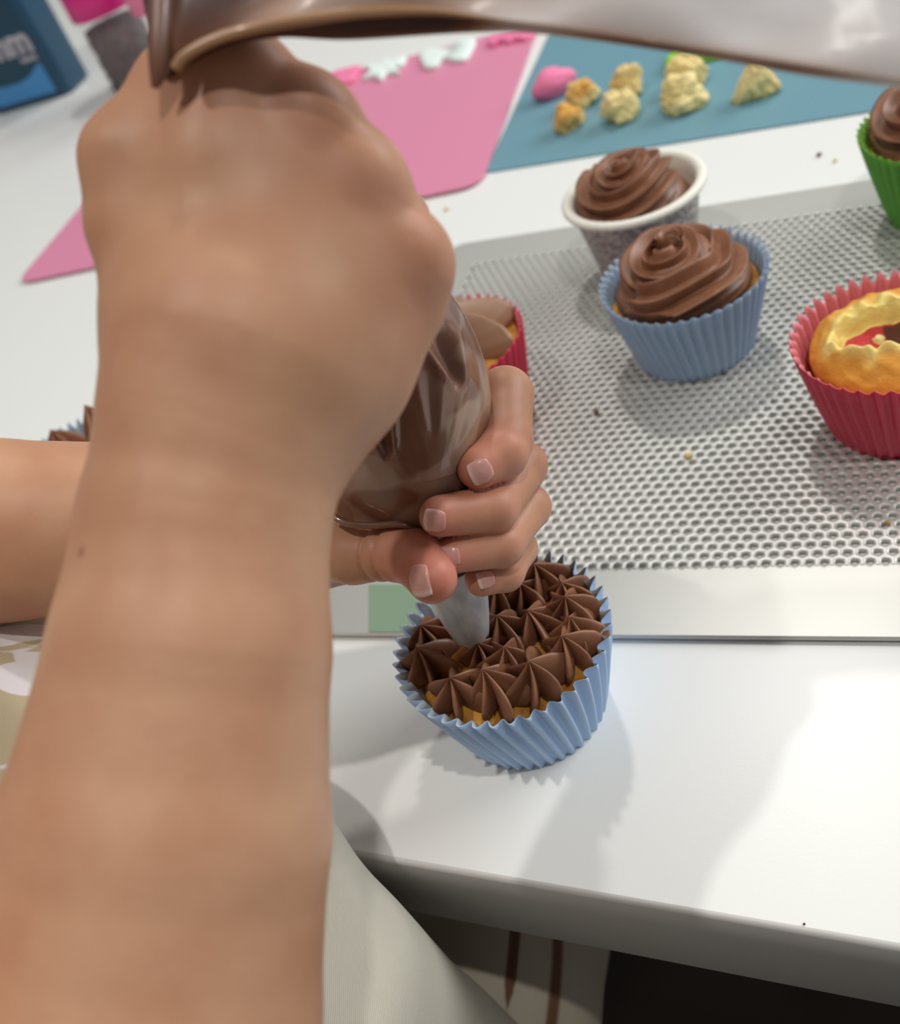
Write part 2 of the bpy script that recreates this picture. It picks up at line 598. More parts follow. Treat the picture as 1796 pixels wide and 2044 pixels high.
def swirl_geo(turns=2.35, r0=2.35, r1=0.12, z0=0.55, z1=2.35, c0=1.0, c1=0.5, n=7, start=0.0, seed=0, spin=1.1, depth=0.42, inside=.96):
    nu, nt = 320, 140
    nz = Noise(seed)
    t = np.linspace(0, 1, nu)
    ang = start + t * turns * 2 * math.pi
    r = r0 + (r1 - r0) * t ** 0.95
    z = z0 + (z1 - z0) * t ** 1.25
    P = np.stack([r * np.cos(ang), r * np.sin(ang), z], 1)
    P += 0.12 * np.stack([nz(P, 1.2), nz(P + 9, 1.2), nz(P + 19, 1.2)], 1)
    T = np.gradient(P, axis=0); T /= np.linalg.norm(T, axis=1)[:, None]
    up = np.array([0, 0, 1.0])
    A = up - (T @ up)[:, None] * T; A /= np.linalg.norm(A, axis=1)[:, None]
    B = np.cross(T, A)
    rc = c0 + (c1 - c0) * t
    rc = rc * np.clip(t / 0.04, 0.15, 1) ** 0.5
    e = np.clip((1 - t) / 0.09, 0, 1)
    rc = rc * (0.04 + 0.96 * e ** 0.7)
    P[:, 2] += 0.35 * (1 - e) ** 1.5
    th = np.arange(nt) / nt * 2 * math.pi
    ridge = 1 - depth * np.abs(np.sin(n * th / 2)) ** 1.0
    Vs = []
    for i in range(nu):
        a = th + spin * t[i] * turns + .35 * math.sin(9 * t[i] + seed) + .2 * math.sin(23 * t[i] + 2 * seed)
        rr = rc[i] * ridge
        q = P[i] + (rr * np.cos(a))[:, None] * A[i] + (rr * np.sin(a) * 1.05)[:, None] * B[i]
        rq = np.hypot(q[:, 0], q[:, 1]); lim = np.where(q[:, 2] < z0 + .35, inside * (2.5 + .2 * np.clip(q[:, 2], 0, 4)), 9)
        q[:, :2] *= np.minimum(1, lim / np.maximum(rq, 1e-6))[:, None]
        Vs.append(q)
    return np.concatenate(Vs), grid_faces(nu, nt, True, cap0=True, cap1=True)


def solid_core(parent, r, z0, z1, m, name='frosting_core'):
    """the lump of frosting under a rosette, so that no gap shows between its turns"""
    nt, nr = 48, 10
    th = np.arange(nt) / nt * 2 * math.pi
    Vs = [np.stack([r * math.cos(q) * np.cos(th), r * math.cos(q) * np.sin(th), np.full(nt, z0 + (z1 - z0) * math.sin(q))], 1) for q in np.linspace(0, 1.5, nr)]
    return mesh(name, np.concatenate(Vs), grid_faces(nr, nt, True, cap0=True, cap1=True), m, parent, local=True)


# -- the blue cupcake being piped
FG = np.array([-0.137, 23.695])
fg = thing('cupcake', (*FG, 0), 'blue cupcake topped with small piped chocolate stars, under the nozzle', 'cupcake')
liner(fg, M_BLUE, rb=2.55, rt=3.5, h=4.0, n=42, twist=-0.16, seed=1, amp=0.2)
cake_top(fg, 3.1, 2.4, 3.2, 0.45, 3)
tips = [(857, 1250, 0), (827, 1318, 0), (905, 1361, 0), (981, 1358, 0), (1055, 1340, 1), (1122, 1283, 1), (1113, 1213, 1), (1036, 1176, 0), (1072, 1150, 1), (1072, 1232, 0), (1002, 1252, 1), (1008, 1312, 0), (958, 1296, 0), (1130, 1250, 0), (1120, 1168, 0), (985, 1190, 0), (930, 1210, 0)]
rnd = random.Random(4)
star_meshes = []
for i, (px, py, big) in enumerate(tips):
    s = 1.12 if big else 1.0
    s *= 1.1 if py > 1300 else 1.0
    V, Fs = star_geo(6 if i % 3 else 7, 0.98 * s, 1.28 * s * rnd.uniform(.9, 1.1), seed=i, b=.2, p=3.0, lean=(rnd.uniform(-.2, .2), rnd.uniform(-.2, .2)), twist=rnd.uniform(.1, .5))
    q = un(px, py, 4.35)[:2] - FG
    d = np.linalg.norm(q)
    if d > 1.7: q = q * (min(d + .14, 2.58) / d)
    zb = 3.2 + 0.4 * (1 - (min(d, 3.2) / 3.3) ** 2.2)
    V = V @ rotz(rnd.uniform(0, 6)).T
    V[:, :2] += q; V[:, 2] += zb
    mesh('frosting_star', V, Fs, M_CHOC, fg, local=True)

# -- the blue cupcake behind
bb = thing('cupcake', (*(np.array([13.415, 38.79]) * ks), TRZ), 'blue cupcake with a tall chocolate frosting rosette in the middle of the tray', 'cupcake')
liner(bb, M_BLUE2, rb=2.6, rt=3.5, h=3.9, n=46, twist=-0.08, seed=2, amp=0.13)
cake_top(bb, 3.2, 2.3, 2.9, 0.3, 4)
V, Fs = swirl_geo(1.85, 2.2, 0.2, 3.75, 5.3, 1.5, 0.85, 10, 3.3, 3, inside=.92)
V[:, :2] += (-.2, -.04)
mesh('frosting_swirl', V, Fs, M_CHOC, bb, local=True)
solid_core(bb, 2.95, 3.3, 4.6, M_CHOC)

# -- white card cup behind it
wc = thing('cupcake', (*(np.array([14.75, 46.9]) * ks), TRZ), 'cupcake in a white card cup with a thick rolled rim, behind the blue rosette cupcake', 'cupcake')
pr = [(2.35, 0.0), (2.4, 0.05), (3.15, 3.9), (3.2, 4.05), (3.42, 4.02), (3.55, 4.12), (3.58, 4.25), (3.5, 4.37), (3.32, 4.42), (3.12, 4.36), (3.02, 4.2), (2.95, 3.6), (2.3, 0.1)]
nt = 96
th = np.arange(nt) / nt * 2 * math.pi
wall = [np.stack([r * np.cos(th), r * np.sin(th), np.full(nt, z)], 1) for r, z in pr[:4]]
mesh('cup_wall', np.concatenate(wall), grid_faces(4, nt, True, cap0=True), M_SILVER, wc, local=True)['label'] = 'grey speckled wall of the cup'
rimw = 1 + 0.006 * np.cos(44 * th)
rings = [np.stack([r * rimw * np.cos(th), r * rimw * np.sin(th), np.full(nt, z)], 1) for r, z in pr[3:]]
mesh('rolled_rim', np.concatenate(rings), grid_faces(len(rings), nt, True, cap1=True), M_WHITE, wc, local=True)
cake_top(wc, 2.9, 2.3, 3.2, 0.3, 5)
V, Fs = swirl_geo(1.85, 1.75, 0.2, 4.0, 5.6, 1.4, 0.8, 10, 1.6, 8, inside=.86)
mesh('frosting_swirl', V, Fs, M_CHOC, wc, local=True)
solid_core(wc, 2.7, 3.2, 4.8, M_CHOC)

# -- green one at the right edge
gc = thing('cupcake', (*(np.array([27.3, 40.6]) * ks), TRZ), 'cupcake in a bright green paper cup with chocolate frosting, cut by the frame', 'cupcake')
liner(gc, M_GREEN, rb=2.5, rt=3.6, h=4.3, n=44, twist=0.05, seed=6)
cake_top(gc, 3.2, 2.3, 3.2, 0.3, 6)
V, Fs = swirl_geo(1.85, 2.1, 0.2, 4.3, 6.0, 1.5, 0.8, 10, 0.6, 5)
mesh('frosting_swirl', V, Fs, M_CHOC, gc, local=True)
solid_core(gc, 3.05, 3.4, 5.2, M_CHOC)

# -- red one, hollowed, at the right edge
RP = np.array([17.55, 29.35]) * ks
rc = thing('cupcake', (*RP, TRZ), 'red paper cupcake without frosting, its golden top hollowed out over a red filling', 'cupcake')
liner(rc, M_RED, rb=2.55, rt=3.5, h=4.0, n=42, twist=-0.05, seed=9, amp=0.12, tooth=0.16)
nz1, nz2 = Noise(31), Noise(32)
nr, nt = 70, 180
th = np.arange(nt) / nt * 2 * math.pi
Vs, cr_, red_ = [], [], []
hc = un(1752, 648, 4.6)[:2] - RP
for i in range(nr + 1):
    t = 1 - i / nr
    r = 3.02 * t ** 0.9
    P = np.stack([r * np.cos(th), r * np.sin(th), np.full(nt, 3.25 + 1.3 * max(1 - t ** 2.2, 0) ** 0.5)], 1)
    d = np.hypot(P[:, 0] - hc[0], P[:, 1] - hc[1])
    edge = 1.42 + 0.16 * nz1(P * [1, 1, 0], 2.2) + 0.07 * nz2(P * [1, 1, 0], 6)
    c = 1 / (1 + np.exp((d - edge) / 0.06))
    P[:, 2] -= c * (0.85 + 0.35 * np.clip((edge - d) / 1.0, 0, 1) + 0.12 * nz2(P, 4))
    P[:, 2] += 0.05 * nz1(P, 3) * (1 - c) + 0.03 * nz2(P, 9)
    rimv = np.exp(-((d - edge - .1) / 0.34) ** 2)
    P[:, 2] += 0.12 * rimv * (0.3 + nz2(P, 5) + .6 * nz1(P, 11))
    Vs.append(P)
    cr_.append(np.clip(1 - 1.3 * rimv - c * 1.2, 0, 1))
    floor_ = np.clip((edge - 0.22 - d) / 0.12, 0, 1)
    brown = np.clip((P[:, 0] - 0.15 + 0.35 * nz1(P, 2)) * 4, 0, 1)
    red_.append(floor_ * (0.5 + 0.5 * brown))
Vs = np.concatenate([np.stack([2.4 * np.cos(th), 2.4 * np.sin(th), np.full(nt, .2)], 1)] + Vs)
crv = np.concatenate([np.ones(nt)] + cr_); rdv = np.concatenate([np.zeros(nt)] + red_)
mh = crumb_mat('hollow_sponge', lin(214, 146, 50), lin(240, 218, 130))
aa = N(mh, 'ShaderNodeAttribute', attribute_name='fill'); cc = N(mh, 'ShaderNodeValToRGB')
cc.color_ramp.elements[0].position = 0.45; cc.color_ramp.elements[0].color = lin(205, 62, 66)
cc.color_ramp.elements[1].position = 0.85; cc.color_ramp.elements[1].color = lin(96, 54, 32)
mxh = N(mh, 'ShaderNodeMix', data_type='RGBA'); mth = N(mh, 'ShaderNodeMath', operation='GREATER_THAN'); mth.inputs[1].default_value = 0.25
L(mh, aa.outputs['Fac'], cc.inputs[0]); L(mh, aa.outputs['Fac'], mth.inputs[0]); L(mh, mth.outputs[0], mxh.inputs[0])
L(mh, bsdf(mh).inputs['Base Color'].links[0].from_socket, mxh.inputs[6]); L(mh, cc.outputs[0], mxh.inputs[7])
L(mh, mxh.outputs[2], bsdf(mh).inputs['Base Color'])
o = mesh('cake', Vs, grid_faces(nr + 2, nt, True, cap0=True), mh, rc, local=True, attrs={'crust': crv, 'fill': rdv})


def lump_geo(r=(1, 1, 1), seed=0, lobes=5, rough=0.12, sub=4, cr=False):
    """a torn lump: several lobes around a middle, with crumbly relief"""
    import bmesh
    bm = bmesh.new(); bmesh.ops.create_icosphere(bm, subdivisions=sub, radius=1.0)
    P = np.array([v.co[:] for v in bm.verts]); Fc = np.array([[v.index for v in f.verts] for f in bm.faces]); bm.free()
    rs = np.random.RandomState(seed)
    D = rs.normal(size=(lobes, 3)); D /= np.linalg.norm(D, axis=1)[:, None]
    rad = 0.72 + 0.28 * np.max(np.exp(((P @ D.T) - 1) * 4) * rs.uniform(.6, 1.3, lobes), axis=1)
    a, b, c = Noise(seed + 1), Noise(seed + 2), Noise(seed + 3)
    rad += rough * (0.5 * a(P, 4) + 0.3 * b(P, 10) + 0.22 * c(P, 22))
    Q = P * rad[:, None] * np.array(r)
    Q[:, 2] = np.maximum(Q[:, 2], -0.62 * r[2])
    Q[:, 2] -= Q[:, 2].min()
    return Q, Fc, P


for k, (x, y, z, s) in enumerate([(0.75, -0.5, 3.55, .42), (-0.35, 0.5, 3.35, .26), (0.95, 0.35, 3.5, .36)]):
    Q, Fc, _ = lump_geo((s, s * .9, s * .7), 50 + k, 4, 0.14, 3)
    mesh('crumb', Q + [x, y, z], Fc, M_CHOC if k != 1 else M_CRUMB, rc, local=True, attrs={'crust': np.zeros(len(Q))})

# -- red one behind the bag
rl = thing('cupcake', (*(np.array([3.15, 41.3]) * ks), TRZ), 'red paper cupcake with pale chocolate frosting peeking out behind the piping bag', 'cupcake')
liner(rl, M_RED, rb=2.55, rt=3.45, h=4.0, n=42, seed=12, amp=0.10)
cake_top(rl, 3.05, 2.4, 3.3, 0.5, 7)
V, Fs = star_geo(7, 3.3, 2.5, seed=3, b=0.5, sharp=True, twist=0.5, rows=30, nt=280)
V[:, 2] += 3.3
mesh('frosting_star', V, Fs, M_CHOC_LIGHT, rl, local=True)

# -- the one hidden behind the left forearm
lp = un(152, 905, 4.0)
lc = thing('cupcake', (lp[0] - 0.4, lp[1], 0), 'chocolate frosted cupcake almost hidden behind the left forearm', 'cupcake')
liner(lc, M_BLUE2, rb=2.5, rt=3.4, h=3.8, n=42, seed=14)
cake_top(lc, 3.1, 2.4, 3.0, 0.3, 8)
for k, (px, py, R_, H_) in enumerate([(168, 808, 1.15, 2.9), (100, 858, 1.0, 1.9), (225, 850, 1.0, 1.8)]):
    q = un(px, py, 3.2 + H_)
    V, Fs = star_geo(6, R_, H_, seed=40 + k, twist=0.3, b=0.4)
    V += [q[0] - (lp[0] - 0.4), q[1] - lp[1], 3.2]
    mesh('frosting_star', V, Fs, M_CHOC, lc, local=True)

# ------------------------------------------------------------------ mats
pk = np.array([un(35, 572)[:2], un(962, 374)[:2], un(1078, 50)[:2]])
pk4 = pk[0] + pk[2] - pk[1]
V, Fs = poly_slab(rounded_poly([pk[0], pk[1], pk[2], pk4], 1.6, 8), 0.14, 0.3, 0.05)
sset(mesh('cutting_mat', V, Fs, M_PINK, smooth=False), 'flexible pink cutting mat with fondant shapes on it', 'mat')
t0, t1, t2 = un(969, 347)[:2], un(1796, 216)[:2], un(1098, 66)[:2]
dx = (t1 - t0) / np.linalg.norm(t1 - t0); dy = (t2 - t0) / np.linalg.norm(t2 - t0)
V, Fs = poly_slab(rounded_poly([t0, t0 + dx * 44, t0 + dx * 44 + dy * 30, t0 + dy * 30], 0.5, 4), 0.01, 0.13, 0.04)
sset(mesh('cutting_mat', V, Fs, M_TEAL, smooth=False), 'flexible teal blue cutting mat with torn cake pieces on it', 'mat')

# torn cake pieces on the teal mat
scr = [(1146, 262, 1.05, 1.0, 0.75, 1.0, 'golden round cake piece at the left front of the teal mat'),
       (1168, 216, 1.1, 1.1, 0.4, 0.8, 'pale cake piece with a brown crust, behind the round golden piece'),
       (1254, 248, 1.25, 1.35, 0.1, 0.45, 'pale torn cake piece in the second clump from the left'),
       (1262, 196, 1.15, 1.2, 0.3, 0.6, 'small golden cake piece leaning behind the second clump'),
       (1376, 228, 1.45, 1.3, 0.05, 0.35, 'widest pale torn cake piece, standing before the green fondant'),
       (1388, 180, 1.2, 1.4, 0.2, 0.5, 'pale cake piece stacked against the green fondant'),
       (1524, 203, 1.2, 1.45, 0.1, 0.35, 'single cone-shaped cake piece standing apart at the right')]
for k, (px, py, r, h_, crust, cst, lab) in enumerate(scr):
    p = un(px, py, 0.13)
    Q, Fc, P0 = lump_geo((r * 1.12, r * 1.0, h_ * 1.0), 70 + k, 7, 0.13, 5)
    if k == 6:
        zz = Q[:, 2] / Q[:, 2].max(); Q[:, :2] *= (1.2 - 0.75 * zz)[:, None]; Q[:, 2] *= 1.15
    cv = np.clip(crust + cst * (0.3 * P0[:, 2] + 0.35 * Noise(90 + k)(P0, 2)), 0, 1)
    sset(mesh('cake_piece', Q, Fc, M_CRUMB, loc=(p[0] + 0.1, p[1] + r * 0.8, 0.13), attrs={'crust': cv}), lab, 'cake piece', 'torn cake pieces on the teal mat')


# fondant shapes
def fondant(name, lab, m, poly, c, z0, h_, cat='fondant', group=None):
    P = resample(list(poly) + [poly[0]], 60)[:-1]
    n = len(P)
    Vs = []
    ctr = P.mean(0)
    for (k_, zz) in ((0.98, 0), (1.0, .25), (1.0, .6), (.94, .9), (.8, 1.0)):
        Vs.append(np.concatenate([ctr + (P - ctr) * k_, np.full((n, 1), z0 + h_ * zz)], 1))
    V = np.concatenate(Vs)
    base = np.array([c[0], c[1], 0])
    V[:, :2] += 0
    o = mesh(name, V - [ctr[0], ctr[1], 0], grid_faces(5, n, True, cap0=True, cap1=True), m, loc=(ctr[0], ctr[1], 0))
    return sset(o, lab, cat, group)


def img_poly(pts, z):
    return [un(x, y, z)[:2] for x, y in pts]


MZ = 0.3
fondant('fondant_shape', 'white fondant star shape on the pink mat, beside the knuckles', M_FOND_W, img_poly([(724, 163), (740, 148), (728, 137), (757, 135), (771, 122), (783, 127), (812, 117), (806, 134), (790, 140), (800, 150), (775, 152), (762, 165), (748, 158)], MZ), (0, 0), MZ, 0.4, group='fondant shapes on the pink mat')
fondant('fondant_shape', 'white fondant bow shape in the middle of the pink mat top edge', M_FOND_W, img_poly([(838, 118), (852, 106), (880, 105), (900, 104), (918, 88), (950, 84), (944, 106), (930, 124), (908, 127), (888, 122), (872, 138), (850, 140)], MZ), (0, 0), MZ, 0.4, group='fondant shapes on the pink mat')
fondant('fondant_shape', 'pink fondant shape at the far corner of the pink mat', M_FOND_P, img_poly([(972, 90), (985, 76), (1010, 72), (1030, 66), (1062, 60), (1068, 70), (1050, 84), (1030, 84), (1015, 90), (1000, 88), (985, 97)], MZ), (0, 0), MZ, 0.4, group='fondant shapes on the pink mat')
fondant('fondant_shape', 'bright pink fondant shape half hidden by the right hand', M_FOND_P, img_poly([(650, 165), (672, 148), (700, 141), (722, 137), (716, 152), (708, 164), (690, 172), (665, 178)], MZ), (0, 0), MZ, 0.4, group='fondant shapes on the pink mat')
fondant('fondant_shape', 'lime green fondant leaf on the teal mat behind the cake pieces', M_FOND_G, img_poly([(1328, 140), (1342, 118), (1362, 97), (1400, 94), (1440, 108), (1430, 120), (1405, 125), (1385, 132), (1370, 150), (1345, 148)], .13), (0, 0), 0.13, 0.75)
p = un(1118, 196, .13)
Q, Fc, _ = lump_geo((1.7, 1.15, 1.25), 120, 4, 0.03, 4)
sset(mesh('fondant_lump', Q, Fc, M_FOND_P, loc=(p[0], p[1] + .8, .13)), 'pink lump of fondant at the left on the teal mat', 'fondant')

# ------------------------------------------------------------------ bottle and sprinkle jars at the far left
ex = np.array([0.892, -0.452]); ey = np.array([0.452, 0.892])
bc = un(135, 190)[:2] - ex * 4.9 + ey * 2.6
bot = thing('bottle', (*bc, 0), 'dark navy bottle with grey lettering and a blue panel, at the far left', 'bottle', rz=math.atan2(ex[1], ex[0]))
ring = rounded_poly([(-5.6, -2.7), (5.6, -2.7), (5.6, 2.7), (-5.6, 2.7)], 1.3, 8)
Vs = [np.concatenate([ring * s, np.full((len(ring), 1), z)], 1) for s, z in ((.93, 0), (.985, .25), (1, .8), (1, 17), (.96, 18.5), (.7, 20), (.3, 20.8), (.3, 22.5))]
mesh('bottle_body', np.concatenate(Vs), grid_faces(8, len(ring), True, cap0=True, cap1=True), M_BOTTLE, bot, local=True)
V, Fs = box_verts(-4.2, 4.2, -2.74, -2.70, 0.7, 16)
mesh('front_label', V, Fs, M_LABEL, bot, smooth=False, local=True)
pan = [(-4.0, 0.8), (4.0, 0.8), (4.0, 4.1), (3.2, 3.75), (1.8, 3.0), (0, 2.65), (-2, 2.7), (-4.0, 2.95)]
Vp = [(x, y_, z) for y_ in (-2.78, -2.73) for x, z in pan]
k = len(pan)
mesh('blue_panel', Vp, [tuple(range(k)), tuple(range(2 * k - 1, k - 1, -1))] + [(i, (i + 1) % k, k + (i + 1) % k, k + i) for i in range(k)], M_SKYBLUE, bot, smooth=False, local=True)['label'] = 'light blue wave panel printed on the label'


def letters(name, text, size, x, z, align='RIGHT'):
    c = bpy.data.curves.new(name, 'FONT')
    c.body = text; c.size = size * U; c.align_x = align; c.extrude = 0.0002; c.offset = 0.0006 * size / 2
    c.materials.append(M_LETTER)
    t_ = bpy.data.objects.new(name, c); COL.objects.link(t_)
    me = bpy.data.meshes.new_from_object(t_.evaluated_get(bpy.context.evaluated_depsgraph_get()))
    bpy.data.objects.remove(t_)
    o = bpy.data.objects.new(name, me); COL.objects.link(o)
    o.parent = bot; o.location = (x * U, -2.765 * U, z * U); o.rotation_euler = (math.pi / 2, 0, 0)
    return o


letters('lettering', 'omm', 4.0, 4.3, 5.4)
letters('lettering', 'mer', 1.7, 3.0, 10.2)
letters('lettering', 'classic', 0.9, 4.1, 4.5)
letters('lettering', 'soft', 1.2, 3.8, 14.2)


def jar(loc, lidm, lab, seed, fill):
    j = thing('sprinkle_jar', loc, lab, 'jar', 'jars of sprinkles')
    nt = 48; th = np.arange(nt) / nt * 2 * math.pi
    R_ = 3.3
    pr = [(R_ - .2, 0), (R_, .2), (R_, 7.2), (R_ - .15, 7.6)]
    mesh('clear_body', np.concatenate([np.stack([r * np.cos(th), r * np.sin(th), np.full(nt, z)], 1) for r, z in pr]), grid_faces(4, nt, True, cap0=True), M_CLEAR, j, local=True)
    nt2 = 96; th = np.arange(nt2) / nt2 * 2 * math.pi
    kn = 1 + .012 * np.cos(32 * th)
    pr = [(R_ + .05, 7.5), (R_ + .15, 7.55), (R_ + .15, 11.2), (R_ - .2, 11.5)]
    mesh('lid', np.concatenate([np.stack([r * kn * np.cos(th), r * kn * np.sin(th), np.full(nt2, z)], 1) for r, z in pr]), grid_faces(4, nt2, True, cap0=True, cap1=True), lidm, j, local=True)
    rs = np.random.RandomState(seed)
    n_ = 1500
    a = rs.uniform(0, 6.28, n_); r = (R_ - .3) * np.sqrt(rs.uniform(0.4, 1, n_)); z = rs.uniform(.2, fill, n_)
    C_ = np.stack([r * np.cos(a), r * np.sin(a), z], 1)
    oct_ = np.array([(1, 0, 0), (-1, 0, 0), (0, 1, 0), (0, -1, 0), (0, 0, 1), (0, 0, -1)], float) * .19
    of = np.array([(0, 2, 4), (2, 1, 4), (1, 3, 4), (3, 0, 4), (2, 0, 5), (1, 2, 5), (3, 1, 5), (0, 3, 5)])
    pal = np.array([lin(66, 52, 50)[:3], lin(110, 60, 66)[:3], lin(150, 44, 84)[:3], lin(70, 82, 74)[:3], lin(104, 84, 60)[:3], lin(150, 120, 120)[:3], lin(52, 42, 48)[:3]])
    cl = (3.5 + 2.6 * Noise(seed + 7)(C_, .9) + rs.normal(0, .8, n_)).astype(int) % 7
    col = np.repeat(pal[cl], 6, 0)
    o = mesh('sprinkles', (C_[:, None] + oct_[None] * rs.uniform(.8, 1.3, (n_, 1, 1))).reshape(-1, 3), (of[None] + (np.arange(n_) * 6)[:, None, None]).reshape(-1, 3), M_SPR, j, local=True, attrs={'col': col}, smooth=False)
    o['kind'] = 'stuff'
    th = np.arange(32) / 32 * 2 * math.pi
    Vc = np.concatenate([np.stack([(R_ - .35) * np.cos(th), (R_ - .35) * np.sin(th), np.full(32, zz)], 1) for zz in (.1, fill)])
    mesh('sprinkle_bed', Vc, grid_faces(2, 32, True, cap0=True, cap1=True), mat('dark_sprinkles', lin(74, 56, 56), .6), j, local=True)
    return j


jp = un(226, 192)[:2]
jar((jp[0] + 3.3, jp[1] + 1.0, 0), M_LID, 'jar of dark mixed sprinkles with a magenta lid beside the navy bottle', 3, 6.2)
jar((-4.6, 113.0, 0), M_LID2, 'jar with a pale pink lid, between the magenta-lidded jar and the piping bag', 4, 5.2)

# crumbs
cw = [(1635, 312, 0, .17, 1, 'dark crumb on the white table beyond the tray'), (1667, 323, 0, .15, 0, 'pale crumb on the white table next to a dark one'),
      (1191, 826, TRZ, .17, 1, 'brown crumb on the tray below the middle blue cupcake'), (1375, 913, TRZ, .2, 0, 'pale yellow crumb on the tray in front of the blue cupcake'),
      (1771, 1046, TRZ, .13, 2, 'tan crumb in a hole at the right of the tray'), (893, 420, 0, .2, 0, 'pale crumb on the table beside the right hand'),
      (1605, 1845, 0, .05, 1, 'dark speck on the table near its front edge')]
M_CR1 = mat('dark_crumb', lin(110, 76, 50), .8); M_CR2 = mat('tan_crumb', lin(160, 120, 60), .8)
for k, (px, py, z, r, c, lab) in enumerate(cw):
    p = un(px, py, z)
    Q, Fc, _ = lump_geo((r, r * .8, r * .8), 200 + k, 4, .12, 2)
    sset(mesh('crumb', Q, Fc, (M_CRUMB, M_CR1, M_CR2)[c], loc=p, attrs={'crust': np.full(len(Q), .3)}), lab, 'crumb')


# ------------------------------------------------------------------ the person: arms and hands as one skin surface
def capsule(P, a, b, r1, r2, flat=None):
    """tapered capsule; flat=(axis, k): squeezed along the axis by k"""
    if flat is not None:
        n_, k_ = flat
        n_ = np.asarray(n_, float); n_ = n_ / np.linalg.norm(n_)
        P = P + np.outer((P - a) @ n_, n_) * (k_ - 1)
        b = b + n_ * ((b - a) @ n_) * (k_ - 1)
    pa = P - a; ba = b - a
    h = np.clip(pa @ ba / (ba @ ba), 0, 1)
    d = np.sqrt(((pa - h[:, None] * ba) ** 2).sum(1))
    return d - (r1 + (r2 - r1) * h)


def smin(a, b, k):
    h = np.maximum(k - np.abs(a - b), 0) / k
    return np.minimum(a, b) - h * h * k * 0.25


def chain(P, pts, k=0.2, flat=None):
    d = None
    for (a, ra), (b, rb_) in zip(pts[:-1], pts[1:]):
        c = capsule(P, a, b, ra, rb_, flat)
        d = c if d is None else smin(d, c, k)
    return d


def J(px, py, d, r): return (at(px, py, d), r)


VIEW = RC[2]
# right arm: forearm rising from the lower left, hand gripping the top of the bag from above
R_FORE = [J(100, 2900, 19.5, 3.7), J(262, 2044, 19.6, 3.5), J(331, 1670, 20.0, 3.1), J(383, 1300, 20.4, 2.66), J(411, 1040, 20.8, 2.42), J(445, 880, 21.0, 2.42), J(500, 720, 21.2, 2.55)]
R_MCP = [J(470, 160, 20.6, 1.0), J(618, 240, 20.6, .84), J(712, 370, 21.0, .95), J(808, 520, 21.5, .90)]
R_CARP = [J(385, 640, 21.2, 1.45), J(460, 660, 21.1, 1.55), J(560, 690, 21.2, 1.55), J(640, 730, 21.6, 1.4)]
R_FING = [[J(470, 160, 20.6, 1.0), J(590, 240, 22.8, .82), J(540, 330, 25.0, .72), J(400, 380, 25.2, .62)],
          [J(618, 240, 20.6, .84), J(690, 335, 23.0, .80), J(640, 440, 25.4, .72), J(470, 470, 25.7, .62)],
          [J(712, 370, 21.0, .95), J(785, 445, 23.4, .78), J(700, 560, 25.9, .68), J(540, 560, 26.2, .60)],
          [J(808, 520, 21.5, .90), J(806, 610, 23.7, .70), J(700, 670, 25.8, .62), J(580, 640, 26.2, .55)]]
R_THUMB = [J(372, 640, 21.4, 1.2), J(282, 450, 21.3, 1.0), J(268, 320, 21.2, .98), J(362, 178, 21.2, .84), J(455, 70, 21.6, .72)]
R_HYPO = [J(600, 800, 21.9, 1.15), J(700, 730, 22.1, 1.05), J(796, 615, 22.2, .88)]


def sdf_right(P):
    d = chain(P, R_FORE, .2)
    pal = None
    for c, m_ in zip(R_CARP, R_MCP):
        q = capsule(P, c[0], m_[0], c[1], m_[1])
        pal = q if pal is None else smin(pal, q, 1.1)
    mid = capsule(P, at(440, 330, 20.75), at(700, 520, 21.4), 1.15, 1.1)
    pal = smin(pal, mid, 0.8)
    pal = smin(pal, chain(P, R_HYPO, .6), 1.0)
    d = smin(d, pal, 1.4)
    d = smin(d, chain(P, R_THUMB, .5), 0.9)
    fs = None
    for f in R_FING:
        q = chain(P, f, .25)
        fs = q if fs is None else smin(fs, q, .12)
    d = smin(d, fs, .45)
    # bony bump of the wrist and soft knuckle relief
    d = smin(d, np.linalg.norm(P - at(345, 790, 20.1), axis=1) - .8, 1.0)
    return d


# left arm: coming in from the far left, hand closed round the foot of the bag
L_FORE = [J(-900, 1120, 33.6, 3.6), J(-450, 1085, 32.8, 3.2), J(0, 1059, 32.0, 2.74), J(300, 1048, 31.9, 2.45), J(560, 1032, 31.8, 2.08)]
L_MCP = [J(930, 830, 33.2, .95), J(975, 930, 33.3, .92), J(965, 1020, 33.2, .85), J(930, 1095, 33.0, .78)]
L_CARP = [J(620, 960, 32.5, 1.25), J(630, 1010, 32.6, 1.25), J(640, 1060, 32.5, 1.2), J(650, 1095, 32.3, 1.05)]
L_IDX = [J(945, 825, 33.0, .85), J(1008, 788, 30.3, .80), J(1009, 880, 29.2, .74), J(1000, 905, 28.75, .72), J(955, 932, 28.3, .60)]
L_MID = [J(985, 925, 33.0, .85), J(1043, 930, 30.5, .70), J(985, 1016, 28.9, .66), J(878, 1030, 28.1, .56)]
L_RNG = [J(970, 1015, 33.0, .8), J(1053, 1012, 30.8, .66), J(1000, 1088, 29.4, .62), J(905, 1106, 28.75, .53)]
L_PNK = [J(940, 1090, 32.9, .72), J(1033, 1095, 31.1, .57), J(1008, 1143, 30.2, .54), J(960, 1158, 29.8, .47)]
L_THB = [J(640, 1085, 31.2, 1.15), J(705, 1106, 29.9, .84), J(790, 1106, 29.1, .74), J(830, 1113, 28.7, .76), J(862, 1155, 28.15, .68)]
L_TIPS = [L_IDX, L_MID, L_RNG, L_PNK, L_THB]


